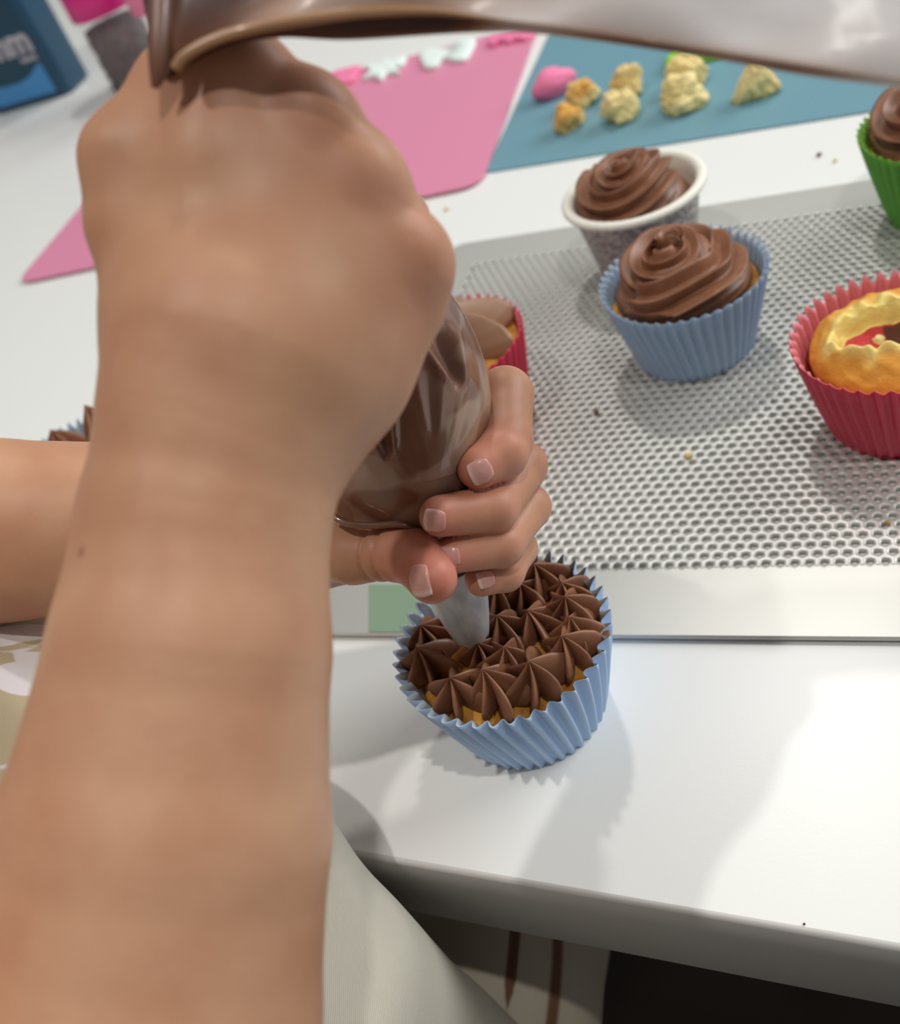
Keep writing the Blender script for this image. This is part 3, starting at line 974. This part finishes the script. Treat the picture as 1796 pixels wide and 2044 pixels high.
def sdf_left_fingers(P):
    fs = None
    for f in (L_IDX, L_MID, L_RNG, L_PNK):
        q = chain(P, f, .16)
        fs = q if fs is None else smin(fs, q, .07)
    th_ = chain(P, L_THB, .18)
    return fs, th_


def sdf_left(P):
    d = chain(P, L_FORE, .2)
    pal = None
    for c, m_ in zip(L_CARP, L_MCP):
        q = capsule(P, c[0], m_[0], c[1], m_[1])
        pal = q if pal is None else smin(pal, q, .8)
    d = smin(d, pal, 1.2)
    fs, th_ = sdf_left_fingers(P)
    fs = smin(d, fs, .3)
    # crease rings on the thumb
    a, b = L_THB[1][0], L_THB[2][0]
    t = ((P - a) @ (b - a)) / ((b - a) @ (b - a))
    for tc_, w_ in ((0.55, .05), (0.85, .05)):
        th_ = th_ + 0.07 * np.exp(-((t - tc_) / w_) ** 2)
    return smin(smin(d, th_, .35), fs, .05)


def surface_nets(fn, lo, hi, h, blk=12):
    lo = np.asarray(lo, float); n_ = np.ceil((np.asarray(hi) - lo) / h).astype(int) + 1
    n_ = ((n_ + blk - 1) // blk) * blk
    Fv = np.ones(tuple(n_), np.float32)
    nb = n_ // blk
    I = np.stack(np.meshgrid(*[np.arange(k) for k in nb], indexing='ij'), -1).reshape(-1, 3)
    ctr = lo + (I * blk + (blk - 1) / 2) * h
    dc = fn(ctr)
    half = blk * h * 0.5 * 1.7321 * 1.5 + h * 2
    g = np.stack(np.meshgrid(*[np.arange(blk)] * 3, indexing='ij'), -1).reshape(-1, 3)
    near = np.where(np.abs(dc) < half)[0]
    for b in np.where(dc <= -half)[0]:
        i, j, k = I[b] * blk
        Fv[i:i + blk, j:j + blk, k:k + blk] = -1
    for s in range(0, len(near), 64):
        bs = near[s:s + 64]
        P = lo + (I[bs][:, None] * blk + g[None]) * h
        v = fn(P.reshape(-1, 3)).reshape(len(bs), blk, blk, blk)
        for b, vv in zip(bs, v):
            i, j, k = I[b] * blk
            Fv[i:i + blk, j:j + blk, k:k + blk] = vv
    S = Fv < 0
    c = np.zeros(tuple(n_ - 1), np.int8)
    for dx_ in (0, 1):
        for dy_ in (0, 1):
            for dz_ in (0, 1):
                c += S[dx_:n_[0] - 1 + dx_, dy_:n_[1] - 1 + dy_, dz_:n_[2] - 1 + dz_]
    act = np.argwhere((c > 0) & (c < 8))
    idx = -np.ones(tuple(n_ - 1), np.int64)
    idx[act[:, 0], act[:, 1], act[:, 2]] = np.arange(len(act))
    acc = np.zeros((len(act), 3)); cnt = np.zeros(len(act))
    corners = [(x, y, z) for x in (0, 1) for y in (0, 1) for z in (0, 1)]
    for A_ in corners:
        for ax in range(3):
            if A_[ax]: continue
            B_ = list(A_); B_[ax] = 1
            fa = Fv[act[:, 0] + A_[0], act[:, 1] + A_[1], act[:, 2] + A_[2]]
            fb = Fv[act[:, 0] + B_[0], act[:, 1] + B_[1], act[:, 2] + B_[2]]
            m_ = (fa < 0) != (fb < 0)
            t = np.where(m_, fa / np.where(m_, fa - fb, 1), 0)
            p = np.array(A_)[None] + t[:, None] * (np.array(B_) - np.array(A_))[None]
            acc += np.where(m_[:, None], p, 0); cnt += m_
    Vv = lo + (act + acc / cnt[:, None]) * h
    quads = []
    for ax in range(3):
        o1, o2 = [(1, 2), (2, 0), (0, 1)][ax]
        sl0 = [slice(None)] * 3; sl1 = [slice(None)] * 3
        sl0[ax] = slice(0, n_[ax] - 1); sl1[ax] = slice(1, n_[ax])
        E_ = S[tuple(sl0)] != S[tuple(sl1)]
        e = np.argwhere(E_)
        e = e[(e[:, o1] > 0) & (e[:, o2] > 0) & (e[:, o1] < n_[o1] - 1) & (e[:, o2] < n_[o2] - 1)]
        ins_ = S[e[:, 0], e[:, 1], e[:, 2]]
        def cell(d1, d2):
            q = e.copy(); q[:, o1] -= d1; q[:, o2] -= d2
            return idx[q[:, 0], q[:, 1], q[:, 2]]
        Q = np.stack([cell(1, 1), cell(0, 1), cell(0, 0), cell(1, 0)], 1)
        Q[~ins_] = Q[~ins_][:, ::-1]
        quads.append(Q)
    return Vv, np.concatenate(quads)


def bounds(pts, pad=1.2):
    A_ = np.array([p for p, r in pts]); r_ = np.array([r for p, r in pts])
    return (A_ - r_[:, None]).min(0) - pad, (A_ + r_[:, None]).max(0) + pad


allR = R_FORE + R_MCP + R_CARP + R_THUMB + R_HYPO + [q for f in R_FING for q in f]
allL = L_FORE + L_MCP + L_CARP + [q for f in L_TIPS for q in f]
# upper arms and trunk under the clothes (out of the frame)
elR, elL = R_FORE[0][0], L_FORE[0][0]
shR, shL = tb(5, -15, 27), tb(24, -12, 27)
hips = tb(12, -11, -22); chest = tb(13, -12, 20)


def sdf_trunk(P):
    d = capsule(P, elR, shR, 3.7, 4.2)
    d = smin(d, capsule(P, elL, shL, 3.5, 4.2), 1)
    d = smin(d, capsule(P, hips, chest, 8.2, 8.0, (np.append(EA, 0), 0.82)), 2)
    d = smin(d, capsule(P, shR, shL, 4.2, 4.2), 3)
    return d


VR, FR = surface_nets(sdf_right, *bounds(allR), 0.085)
VL, FL = surface_nets(sdf_left, *bounds(allL), 0.07)
VT, FT = surface_nets(sdf_trunk, *bounds([(elR, 5), (elL, 5), (shR, 6), (shL, 6), (hips, 12), (chest, 12)]), 0.5)


def flush_of(V):
    f = np.zeros(len(V))
    for ch, w in zip(L_TIPS, (.75, .7, .65, .6, 1.0)):
        for (p, r), s in ((ch[-1], 1.15), (ch[-2], .75)):
            f = np.maximum(f, w * np.exp(-(np.linalg.norm(V - p, axis=1) / (r * 1.9 * s)) ** 2))
    for p, r in L_MCP + [L_IDX[1], L_MID[1]]:
        f = np.maximum(f, .35 * np.exp(-(np.linalg.norm(V - p, axis=1) / 1.2) ** 2))
    for p, r in R_MCP:
        f = np.maximum(f, .35 * np.exp(-(np.linalg.norm(V - p, axis=1) / 1.5) ** 2))
    return f


person = thing('person', tb(12, -11, -TZ), 'person in a beige leaf-print top and apron, both bare hands round a chocolate piping bag', 'person')
Vb_ = np.concatenate([VR, VL, VT]); Fb_ = np.concatenate([FR, FL + len(VR), FT + len(VR) + len(VL)])
mole = np.zeros(len(Vb_))
mp_ = None
for dd in np.linspace(15, 24, 400):
    q = at(163, 1102, dd)
    if sdf_right(q[None])[0] < 0: mp_ = q; break
mole = np.exp(-(np.linalg.norm(Vb_ - mp_, axis=1) / .085) ** 2) if mp_ is not None else mole
body = mesh('body', Vb_, Fb_, M_SKIN, person, attrs={'flush': flush_of(Vb_), 'mole': mole})


# nails, laid on the finger surface
def grad(fn, p, e=.01):
    g_ = np.array([(fn((p + d)[None])[0] - fn((p - d)[None])[0]) for d in np.eye(3) * e])
    return g_ / np.linalg.norm(g_)


def nail(px, py, ch, hl, hw, tilt=0.0):
    p0 = None
    own = lambda P: chain(P, ch, .16)
    for dd in np.linspace(26.5, 33, 900):
        q = at(px, py, dd)
        if own(q[None])[0] < 0: p0 = q; break
    if p0 is None: return
    n_ = grad(own, p0, .12)
    ax = ch[-1][0] - ch[-2][0]; ax = ax - n_ * (ax @ n_); ax /= np.linalg.norm(ax)
    if tilt:
        ax = ax * math.cos(tilt) + np.cross(n_, ax) * math.sin(tilt)
    w_ = np.cross(n_, ax)
    gu, gv = 13, 11
    top, att = [], []
    for i in range(gu):
        a = -1 + 2 * i / (gu - 1)
        wid = (1 - 0.28 * max(-a, 0) ** 2.5 - .12 * max(a, 0) ** 4)
        for j in range(gv):
            b = (-1 + 2 * j / (gv - 1)) * wid
            aa_ = a * (1 - .14 * (b * b)) if a > 0 else a * (1 - .22 * b * b)
            q = p0 + ax * aa_ * hl + w_ * b * hw + n_ * .35
            for _ in range(40):
                s = own(q[None])[0]
                if s < .012: break
                q = q - n_ * min(max(s * .8, .004), .05)
                if (q - p0) @ n_ < -.45: break
            lift_ = .02 + .035 * max(a, 0) ** 3
            top.append(q + n_ * lift_); att.append((a + 1) / 2)
    top = np.array(top); bot_ = top - n_ * .05
    V_ = np.concatenate([top, bot_]); m_ = gu * gv
    Fs = grid_faces(gu, gv) + [tuple(reversed(f)) for f in grid_faces(gu, gv, base=m_)]
    edge = [j for j in range(gv)] + [i * gv + gv - 1 for i in range(1, gu)] + [(gu - 1) * gv + j for j in range(gv - 2, -1, -1)] + [i * gv for i in range(gu - 2, 0, -1)]
    for e0, e1 in zip(edge, edge[1:] + edge[:1]): Fs.append((e1, e0, m_ + e0, m_ + e1))
    mesh('fingernail', V_, Fs, M_NAIL, person, attrs={'tip': np.array(att + att)})


nail(960, 943, L_IDX, .32, .33, 0.1)
nail(866, 1041, L_MID, .30, .31)
nail(897, 1112, L_RNG, .27, .28)
nail(970, 1156, L_PNK, .25, .25)
nail(835, 1160, L_THB, .44, .30, -0.75)

# ------------------------------------------------------------------ clothes
M_TWILL = mat('beige_twill', lin(206, 200, 184), 0.85)
tcn = N(M_TWILL, 'ShaderNodeAttribute', attribute_name='weave'); wv = N(M_TWILL, 'ShaderNodeTexWave'); wv.inputs['Scale'].default_value = 5.6; wv.inputs['Distortion'].default_value = .25
mpn = N(M_TWILL, 'ShaderNodeMapping'); mpn.inputs['Rotation'].default_value = (0, 0, 2.1)
bpn = N(M_TWILL, 'ShaderNodeBump'); bpn.inputs['Strength'].default_value = .35; bpn.inputs['Distance'].default_value = .0006
L(M_TWILL, tcn.outputs['Vector'], mpn.inputs[0]); L(M_TWILL, mpn.outputs[0], wv.inputs[0]); L(M_TWILL, wv.outputs['Fac'], bpn.inputs['Height']); L(M_TWILL, bpn.outputs[0], bsdf(M_TWILL).inputs['Normal'])
crn = N(M_TWILL, 'ShaderNodeValToRGB'); crn.color_ramp.elements[0].color = lin(186, 180, 164); crn.color_ramp.elements[1].color = lin(204, 199, 184)
L(M_TWILL, wv.outputs['Fac'], crn.inputs[0]); L(M_TWILL, crn.outputs[0], bsdf(M_TWILL).inputs['Base Color'])

M_LEAF = mat('leaf_print_cotton', lin(200, 184, 150), 0.85)
an = N(M_LEAF, 'ShaderNodeAttribute', attribute_name='print')
wv2 = N(M_LEAF, 'ShaderNodeTexWave'); wv2.inputs['Scale'].default_value = 4.6; wv2.inputs['Distortion'].default_value = .25
tc2 = N(M_LEAF, 'ShaderNodeAttribute', attribute_name='weave'); mp2 = N(M_LEAF, 'ShaderNodeMapping'); mp2.inputs['Rotation'].default_value = (0, 0, 1.0)
cr3 = N(M_LEAF, 'ShaderNodeValToRGB'); cr3.color_ramp.elements[0].color = lin(190, 172, 138); cr3.color_ramp.elements[1].color = lin(214, 200, 168)
mx3 = N(M_LEAF, 'ShaderNodeMix', data_type='RGBA'); mx3.inputs[7].default_value = lin(240, 236, 238)
st3 = N(M_LEAF, 'ShaderNodeMapRange'); st3.inputs[1].default_value = -.04; st3.inputs[2].default_value = .04
L(M_LEAF, tc2.outputs['Vector'], mp2.inputs[0]); L(M_LEAF, mp2.outputs[0], wv2.inputs[0]); L(M_LEAF, wv2.outputs['Fac'], cr3.inputs[0])
L(M_LEAF, an.outputs['Fac'], st3.inputs[0]); L(M_LEAF, st3.outputs[0], mx3.inputs[0]); L(M_LEAF, cr3.outputs[0], mx3.inputs[6]); L(M_LEAF, mx3.outputs[2], bsdf(M_LEAF).inputs['Base Color'])


def garment(name, m, rings_, nt=220, seed=0, wob=.25, leaf=False, ex_=.85, a0=0.0, a1=2 * math.pi, rows=90):
    """a tube of cloth round the trunk; rings_: (z, centre along, centre in, half width, half depth)"""
    R_ = resample(rings_, rows)
    closed = abs(a1 - a0 - 2 * math.pi) < 1e-6
    th_ = a0 + (a1 - a0) * np.arange(nt) / (nt if closed else nt - 1)
    nz_ = Noise(seed)
    Vs, uv = [], []
    for z, ca, ci, hw, hd in R_:
        q = np.stack([np.cos(th_) * 4, np.sin(th_) * 4, np.full(nt, z * .12)], 1)
        k_ = 1 + wob * .05 * nz_(q, .9)
        ce, se = np.cos(th_), np.sin(th_)
        sa = np.sign(ce) * np.abs(ce) ** ex_ * hw * k_ + ca
        si = np.sign(se) * np.abs(se) ** ex_ * hd * k_ + ci
        if -4.6 < z < 0.5: si = np.minimum(si, -0.12)
        Vs.append(np.stack([E0[0] + EA[0] * sa + EN[0] * si, E0[1] + EA[1] * sa + EN[1] * si, np.full(nt, z)], 1))
        uv.append(np.stack([th_ * 11, np.full(nt, z)], 1))
    Vs = np.concatenate(Vs); uv = np.concatenate(uv)
    at_ = {'weave': np.concatenate([uv, np.zeros((len(uv), 1))], 1)}
    if leaf:
        rs = np.random.RandomState(11)
        f = np.full(len(uv), -1.0)
        for gx in np.arange(-2, 72, 3.1):
            for gz in np.arange(-30, 32, 3.0):
                c = np.array([gx, gz]) + rs.uniform(-.6, .6, 2)
                for k_ in range(3):
                    an_ = rs.uniform(0, 6.28)
                    d = np.array([math.cos(an_), math.sin(an_)]); l_ = rs.uniform(.95, 1.3)
                    cc_ = c + d * l_ * 1.05
                    q = uv - cc_; x = q @ d; y = q @ np.array([-d[1], d[0]])
                    f = np.maximum(f, .5 * (1 - (x / l_) ** 2) - np.abs(y) - .1 * (x / l_) ** 1 * .5)
                d = np.array([math.cos(an_ + 1.2), math.sin(an_ + 1.2)])
                q = uv - c; x = q @ d; y = q @ np.array([-d[1], d[0]])
                f = np.maximum(f, np.minimum(.07 - np.abs(y + .12 * np.sin(x * 1.5)), 1.6 - np.abs(x)))
        at_['print'] = f
    o = mesh(name, Vs, grid_faces(rows, nt, closed), m, person, attrs=at_)
    sol = o.modifiers.new('thickness', 'SOLIDIFY'); sol.thickness = .0012; sol.offset = 1
    return o


o = garment('top', M_LEAF, [(-6, 12, -9.8, 12.3, 9.2), (0, 12, -9.3, 12.2, 9.2), (2.2, 12.5, -7.0, 12.2, 10.8), (6, 13, -6.4, 12.2, 11.0), (9, 13, -7.6, 11.6, 10.4), (11.5, 13, -9.4, 11, 9.8), (16, 13, -10.5, 11, 9.4), (23, 13, -12, 12, 9)], leaf=True, nt=420, rows=260, seed=3)
o['label'] = 'beige cotton top with a white leaf print'
o = garment('apron', M_TWILL, [(-34, 8.0, -10, 19.5, 12.0), (-22, 8.6, -10, 17.5, 11.2), (-13, 9.2, -10, 15.6, 10.5), (-7, 9.5, -10, 14.8, 10.2), (-3.8, 9.6, -9.9, 14.4, 9.8), (0.2, 9.8, -9.8, 14.0, 9.7), (2.0, 10.4, -9.4, 13.5, 9.8), (5.0, 11.8, -8.8, 12.6, 11), (8, 13, -8.6, 11, 10.4)], seed=5, wob=.3, ex_=.42, rows=120, nt=260)
o['label'] = 'plain pale beige twill apron skirt'
# the far trouser leg in the shade below the table
M_TROUSER = mat('patterned_trouser_cloth', lin(150, 138, 124), .9)
acol, crc = attr_color(M_TROUSER, 'stripe', [(0.0, lin(186, 176, 158)), (0.45, lin(180, 170, 152)), (0.55, lin(112, 78, 58)), (0.8, lin(104, 72, 54)), (1.0, lin(70, 44, 66))])
L(M_TROUSER, crc.outputs[0], bsdf(M_TROUSER).inputs['Base Color'])
kp = [(at(1020, 1600, 52), 4.6), (at(1012, 1750, 49.5), 4.8), (at(1000, 1900, 47.5), 4.8), (at(985, 2040, 46.5), 4.7), (at(950, 2300, 46.5), 4.5), (at(930, 2700, 49), 4.2)]
Pk = resample([np.append(p, r) for p, r in kp], 60)
T_, A_, B_ = frames(Pk[:, :3], VIEW)
th = np.arange(64) / 64 * 2 * math.pi
Vk, sk = [], []
for i in range(60):
    r = Pk[i, 3] * (1 + .03 * np.sin(3 * th + i * .2))
    Vk.append(Pk[i, :3] + (r * np.cos(th))[:, None] * A_[i] + (r * np.sin(th))[:, None] * B_[i])
Vk = np.concatenate(Vk)
qk = (Vk - CC) @ RC.T; pxk = W_PX / 2 + F_PX * qk[:, 0] / qk[:, 2]
th_all = np.tile(th, 60)
tb_ = lambda c, w: np.clip(1.6 - np.abs((th_all - c + math.pi) % (2 * math.pi) - math.pi) / w, 0, 1)
ring_ = slice(27 * 64, 28 * 64)
at_px = lambda x: th[np.argmin(np.abs(pxk[ring_] - x) + 1e6 * (np.cos(th) > 0))]
stripe = .1 + .55 * tb_(at_px(1107), .09) + .75 * tb_(at_px(1012), .06) * np.clip(1.6 - np.abs(np.repeat(np.arange(60), 64) - 26) / 5, 0, 1)
mesh('trouser_leg', Vk, grid_faces(60, 64, True, cap0=True, cap1=True), M_TROUSER, person, attrs={'stripe': stripe})['label'] = 'greyish patterned cloth over a knee under the table'

# ------------------------------------------------------------------ piping bag
bagc = [J(893, 1118, 32.2, .9), J(878, 1090, 31.8, 1.2), J(850, 1035, 31.3, 1.8), J(818, 955, 30.6, 2.25), J(797, 870, 29.9, 2.5), J(796, 790, 29.0, 2.5), J(765, 700, 27.9, 2.35), J(715, 620, 26.8, 2.0), J(655, 520, 25.0, 1.5), J(600, 420, 23.9, 1.3), J(520, 310, 23.2, 1.25), J(445, 190, 22.6, 1.1), J(400, 100, 21.9, .8), J(375, 20, 20.9, .6), J(370, -90, 20.2, .5)]
nozzle_tip = un(944, 1276, 4.45)
bag = thing('piping_bag', nozzle_tip, 'clear piping bag of chocolate frosting with a metal nozzle, held in both hands', 'piping bag')
Pb = resample([np.append(p, r) for p, r in bagc], 190)
T_, A_, B_ = frames(Pb[:, :3], VIEW)
nt = 200
th = np.arange(nt) / nt * 2 * math.pi
nzb, nzc = Noise(61), Noise(62)
Vg = []
for i in range(len(Pb)):
    s = i / (len(Pb) - 1)
    wr = np.clip((s - .5) / .1, 0, 1)                     # gathers near the upper hand
    fold = -.045 * wr * np.abs(np.sin(5.5 * th + 2 * nzb(np.stack([np.cos(th), np.sin(th), np.full(nt, s * 4)], 1), 1.0))) ** 3
    low = -.02 * np.clip((.26 - s) / .1, 0, 1) * np.abs(np.sin(4 * th + 9 * s)) ** 2
    r = Pb[i, 3] * (1 + fold + low) + .03 * nzc(np.stack([np.cos(th) * 2, np.sin(th) * 2, np.full(nt, s * 14)], 1), 1.4)
    Vg.append(Pb[i, :3] + (r * np.cos(th))[:, None] * A_[i] + (r * np.sin(th))[:, None] * B_[i])
Vg = np.concatenate(Vg)
ctr = np.repeat(Pb[:, :3], nt, 0)


def dent(px, py, ang, ln, depth, wid):
    """a pinched crease of the film, pushed into the frosting"""
    q = (Vg - CC) @ RC.T
    x = W_PX / 2 + F_PX * q[:, 0] / q[:, 2] - px; y = H_PX / 2 + F_PX * q[:, 1] / q[:, 2] - py
    ca, sa = math.cos(ang), math.sin(ang)
    u = x * ca + y * sa; v = -x * sa + y * ca
    front = ((Vg - ctr) @ VIEW) < 0
    env = np.clip(1 - (u / ln) ** 2, 0, 1) ** .6 * front
    w_ = wid * (1 - .55 * (u / ln))
    d = -depth * np.exp(-(v / w_) ** 2) + depth * .55 * (np.exp(-((v - 1.7 * w_) / (w_ * .6)) ** 2) + np.exp(-((v + 1.7 * w_) / (w_ * .6)) ** 2))
    nrm = Vg - ctr; nrm /= np.linalg.norm(nrm, axis=1)[:, None]
    return nrm * (d * env)[:, None]


Vg = Vg + dent(893, 715, 1.15, 62, .26, 15) + dent(765, 865, 1.3, 58, .24, 13) + dent(860, 800, 1.5, 70, .07, 12) + dent(820, 900, 1.2, 80, .05, 14) + dent(930, 830, 1.9, 60, .07, 10)
hands_near = lambda P: np.minimum(sdf_left(P), sdf_right(P))
for _ in range(7):                                          # the bag gives way where the hands press on it
    s = hands_near(Vg)
    bad = np.where(s < .03)[0]
    if not len(bad): break
    e = .02
    g_ = np.stack([hands_near(Vg[bad] + d) - hands_near(Vg[bad] - d) for d in np.eye(3) * e], 1)
    g_ /= np.linalg.norm(g_, axis=1)[:, None] + 1e-9
    Vg[bad] += g_ * np.clip(.03 - s[bad], 0, .5)[:, None] * .9
q = (Vg - CC) @ RC.T
xx = W_PX / 2 + F_PX * q[:, 0] / q[:, 2]; yy = H_PX / 2 + F_PX * q[:, 1] / q[:, 2]
sm = .30 + .16 * nzb(Vg, 1.1) + .10 * nzc(Vg, 3.0)
sfrac = np.repeat(np.arange(len(Pb)) / (len(Pb) - 1), nt)
sm += .24 * np.exp(-((sfrac - .28) / .05) ** 2) * (.6 + .5 * nzc(Vg, 1.6)) + .2 * np.exp(-((sfrac - .20) / .03) ** 2)
sm -= .3 * np.clip((sfrac - .5) / .2, 0, 1)
mesh('bag_body', Vg, grid_faces(len(Pb), nt, True, cap0=True, cap1=True), M_BAG, bag, attrs={'smear': np.clip(sm, 0, 1)})

# film fold below the frosting, over the thumb
fl = [at(650, 1018, 29.2), at(690, 1043, 28.9), at(740, 1049, 28.75), at(795, 1047, 28.7), at(832, 1058, 28.9)]
Pf = resample(fl, 40); T_, A_, B_ = frames(Pf, VIEW)
th = np.arange(16) / 16 * 2 * math.pi
Vf = np.concatenate([Pf[i] + (.22 * np.cos(th))[:, None] * A_[i] + (.10 * np.sin(th))[:, None] * B_[i] for i in range(40)])
mesh('film_fold', Vf, grid_faces(40, 16, True, cap0=True, cap1=True), mat('glossy_film_fold', lin(120, 86, 70), .12, Coat_Weight=.8, Coat_Roughness=.05), bag)

# nozzle
n0 = nozzle_tip; n1 = at(893, 1118, 32.1)
ax = (n1 - n0); ln = np.linalg.norm(ax); ax /= ln
up = np.array([0, 0, 1.0]); s1 = np.cross(ax, [1, 0, 0]); s1 /= np.linalg.norm(s1); s2 = np.cross(ax, s1)
nt = 96; th = np.arange(nt) / nt * 2 * math.pi
rows = []
for l_, r, saw in ((0, .50, .26), (.12, .55, .10), (.3, .60, 0), (1.0, .76, 0), (2.0, .94, 0), (ln, 1.05, 0), (ln + .05, 1.0, 0), (1.0, .68, 0), (.3, .52, 0), (.12, .47, .10), (0, .44, .26)):
    tri = np.abs(((th / (2 * math.pi) * 8) % 1) - .5) * 2
    rows.append(n0 + ax * (l_) + (ax[None] * (saw * tri)[:, None]) + (r * np.cos(th))[:, None] * s1 + (r * np.sin(th))[:, None] * s2)
o = mesh('nozzle', np.concatenate(rows), grid_faces(len(rows), nt, True), M_METAL, bag)
o['label'] = 'dull steel star nozzle smeared with frosting'
for k, (px, py, dx_) in enumerate([(966, 1262, .1), (925, 1275, -.05)]):
    V, Fs = star_geo(5, .16, .75 - .25 * k, seed=300 + k, b=.4, twist=.3, rows=14, nt=40)
    p = un(px, py, 4.5)
    mesh('frosting_wisp', V + p + [0, 0, -.35], Fs, M_CHOC, bag)

# tail of the bag, folded over the thumb and stretched to the right
low = [J(300, 60, 20.1, 0), J(322, 150, 19.9, 0), J(372, 128, 19.6, 0), J(450, 88, 19.3, 0), J(560, 72, 19.2, 0), J(700, 77, 19.0, 0), J(950, 62, 18.7, 0), J(1100, 68, 18.5, 0), J(1400, 112, 18.1, 0), J(1600, 148, 17.9, 0), J(1800, 178, 17.7, 0), J(2100, 226, 17.4, 0)]
lowP = resample([p for p, r in low], 120)
upw = resample([at(px, py, d) for px, py, d in [(310, -150, 20.2), (340, -230, 20.0), (400, -280, 19.7), (480, -300, 19.4), (600, -310, 19.2), (740, -310, 19.0), (960, -300, 18.7), (1110, -290, 18.5), (1400, -270, 18.1), (1600, -250, 17.9), (1800, -230, 17.7), (2100, -200, 17.4)]], 120)
nzt = Noise(71); nzu = Noise(72)


def sheet(lowP, upP, th0, th1, off, name, chocf, m, ncs=40):
    Vs, at_ = [], []
    nS = len(lowP)
    for i in range(nS):
        s = i / (nS - 1)
        thick = th0 + (th1 - th0) * s
        for j in range(ncs):
            a = j / ncs * 2 * math.pi
            u = .5 - .5 * math.cos(a)
            v = math.sin(a)
            v = math.copysign(abs(v) ** .7, v)
            p = lowP[i] + (upP[i] - lowP[i]) * u + VIEW * (v * thick + off)
            Vs.append(p); at_.append((s, u, v))
    Vs = np.array(Vs); at_ = np.array(at_)
    w = nzt(Vs * [1, .6, 1], 1.3) * .10 + nzu(Vs, 3.2) * .035
    Vs = Vs + VIEW[None] * (w * np.clip(at_[:, 1] * 6, 0, 1) * (1 - .0 * at_[:, 0]))[:, None]
    ch = chocf(at_[:, 0], at_[:, 1], at_[:, 2], Vs)
    return mesh(name, Vs, grid_faces(nS, ncs, True, cap0=True, cap1=True), m, bag, attrs={'choc': np.clip(ch, 0, 1)})


def choc_back(s, u, v, P):
    base = np.interp(s, [0, .52, .58, .66, .8, 1], [1, 1, .62, .42, .18, .02])
    streak = .22 * np.clip(nzu(P * [1, 1, 3], 1.1), -1, 1.6) * np.clip(s * 2 - .7, 0, 1) * np.clip(1.5 - s * 1.2, 0, 1)
    low_ = .45 * np.exp(-(u / .06) ** 2) * np.clip((s - .5) / .05, 0, 1) * (1 - np.clip((s - .62) / .3, 0, 1)) * (1 + .8 * nzt(P, 1.2))
    return base + streak + low_


def choc_front(s, u, v, P):
    base = np.interp(s, [0, .2, .32, .45, .6, .8, 1], [.97, .9, .66, .52, .38, .16, .02])
    streak = .20 * np.clip(nzu(P * [1, 1, 2.5], 1.0), -.8, 1.6) * np.clip(1.3 - s * 1.1, .15, 1)
    low_ = .4 * np.exp(-(u / .05) ** 2) * np.clip((s - .4) / .05, 0, 1) * (1 - np.clip((s - .62) / .3, 0, 1)) * (1 + .8 * nzt(P, 1.2))
    return base + streak + low_


o = sheet(lowP, upw, .55, .22, 0.0, 'bag_tail', choc_back, M_TAIL)
o['label'] = 'empty tail of the bag smeared with chocolate, clear at its end'
# front layer of the tail with its rolled rim
rimp = resample([at(px, py, d) for px, py, d in [(349, 138, 19.0), (372, 110, 18.9), (430, 78, 18.75), (500, 58, 18.6), (600, 40, 18.5), (740, 22, 18.35), (860, 22, 18.2), (960, 34, 18.1), (1060, 46, 17.95), (1250, 72, 17.75), (1500, 112, 17.5), (1800, 160, 17.25), (2100, 208, 17.0)]], 90)
upr = resample([at(px, py, d) for px, py, d in [(345, -40, 19.2), (380, -180, 18.9), (450, -200, 18.75), (520, -210, 18.6), (620, -220, 18.5), (740, -220, 18.35), (860, -220, 18.2), (960, -220, 18.1), (1060, -220, 17.95), (1250, -220, 17.75), (1500, -220, 17.5), (1800, -200, 17.25), (2100, -180, 17.0)]], 90)
sheet(rimp, upr, .12, .06, .1, 'front_layer', choc_front, M_TAIL, 24)
T_, A_, B_ = frames(rimp, VIEW)
th = np.arange(14) / 14 * 2 * math.pi
rk = np.clip((58 - np.arange(90)) / 20, 0.12, 1)
Vr = np.concatenate([rimp[i] + ((.085 + .015 * math.sin(i * .3)) * rk[i] * np.cos(th))[:, None] * A_[i] + (.11 * rk[i] * np.sin(th))[:, None] * B_[i] for i in range(90)])
mesh('rolled_edge', Vr, grid_faces(90, 14, True, cap0=True, cap1=True), M_RIM, bag)
# the pinched end of the fold hanging over the thumb
hk = resample([np.append(at(px, py, d), r) for px, py, d, r in [(338, -120, 19.3, .34), (330, 0, 19.25, .32), (325, 80, 19.2, .28), (318, 135, 19.2, .20), (308, 176, 19.25, .07)]], 40)
T_, A_, B_ = frames(hk[:, :3], VIEW)
Vh = np.concatenate([hk[i, :3] + (hk[i, 3] * .6 * np.cos(th))[:, None] * A_[i] + (hk[i, 3] * np.sin(th))[:, None] * B_[i] for i in range(40)])
mesh('folded_end', Vh, grid_faces(40, 14, True, cap0=True, cap1=True), M_BAG, bag, attrs={'smear': np.full(len(Vh), .05)})
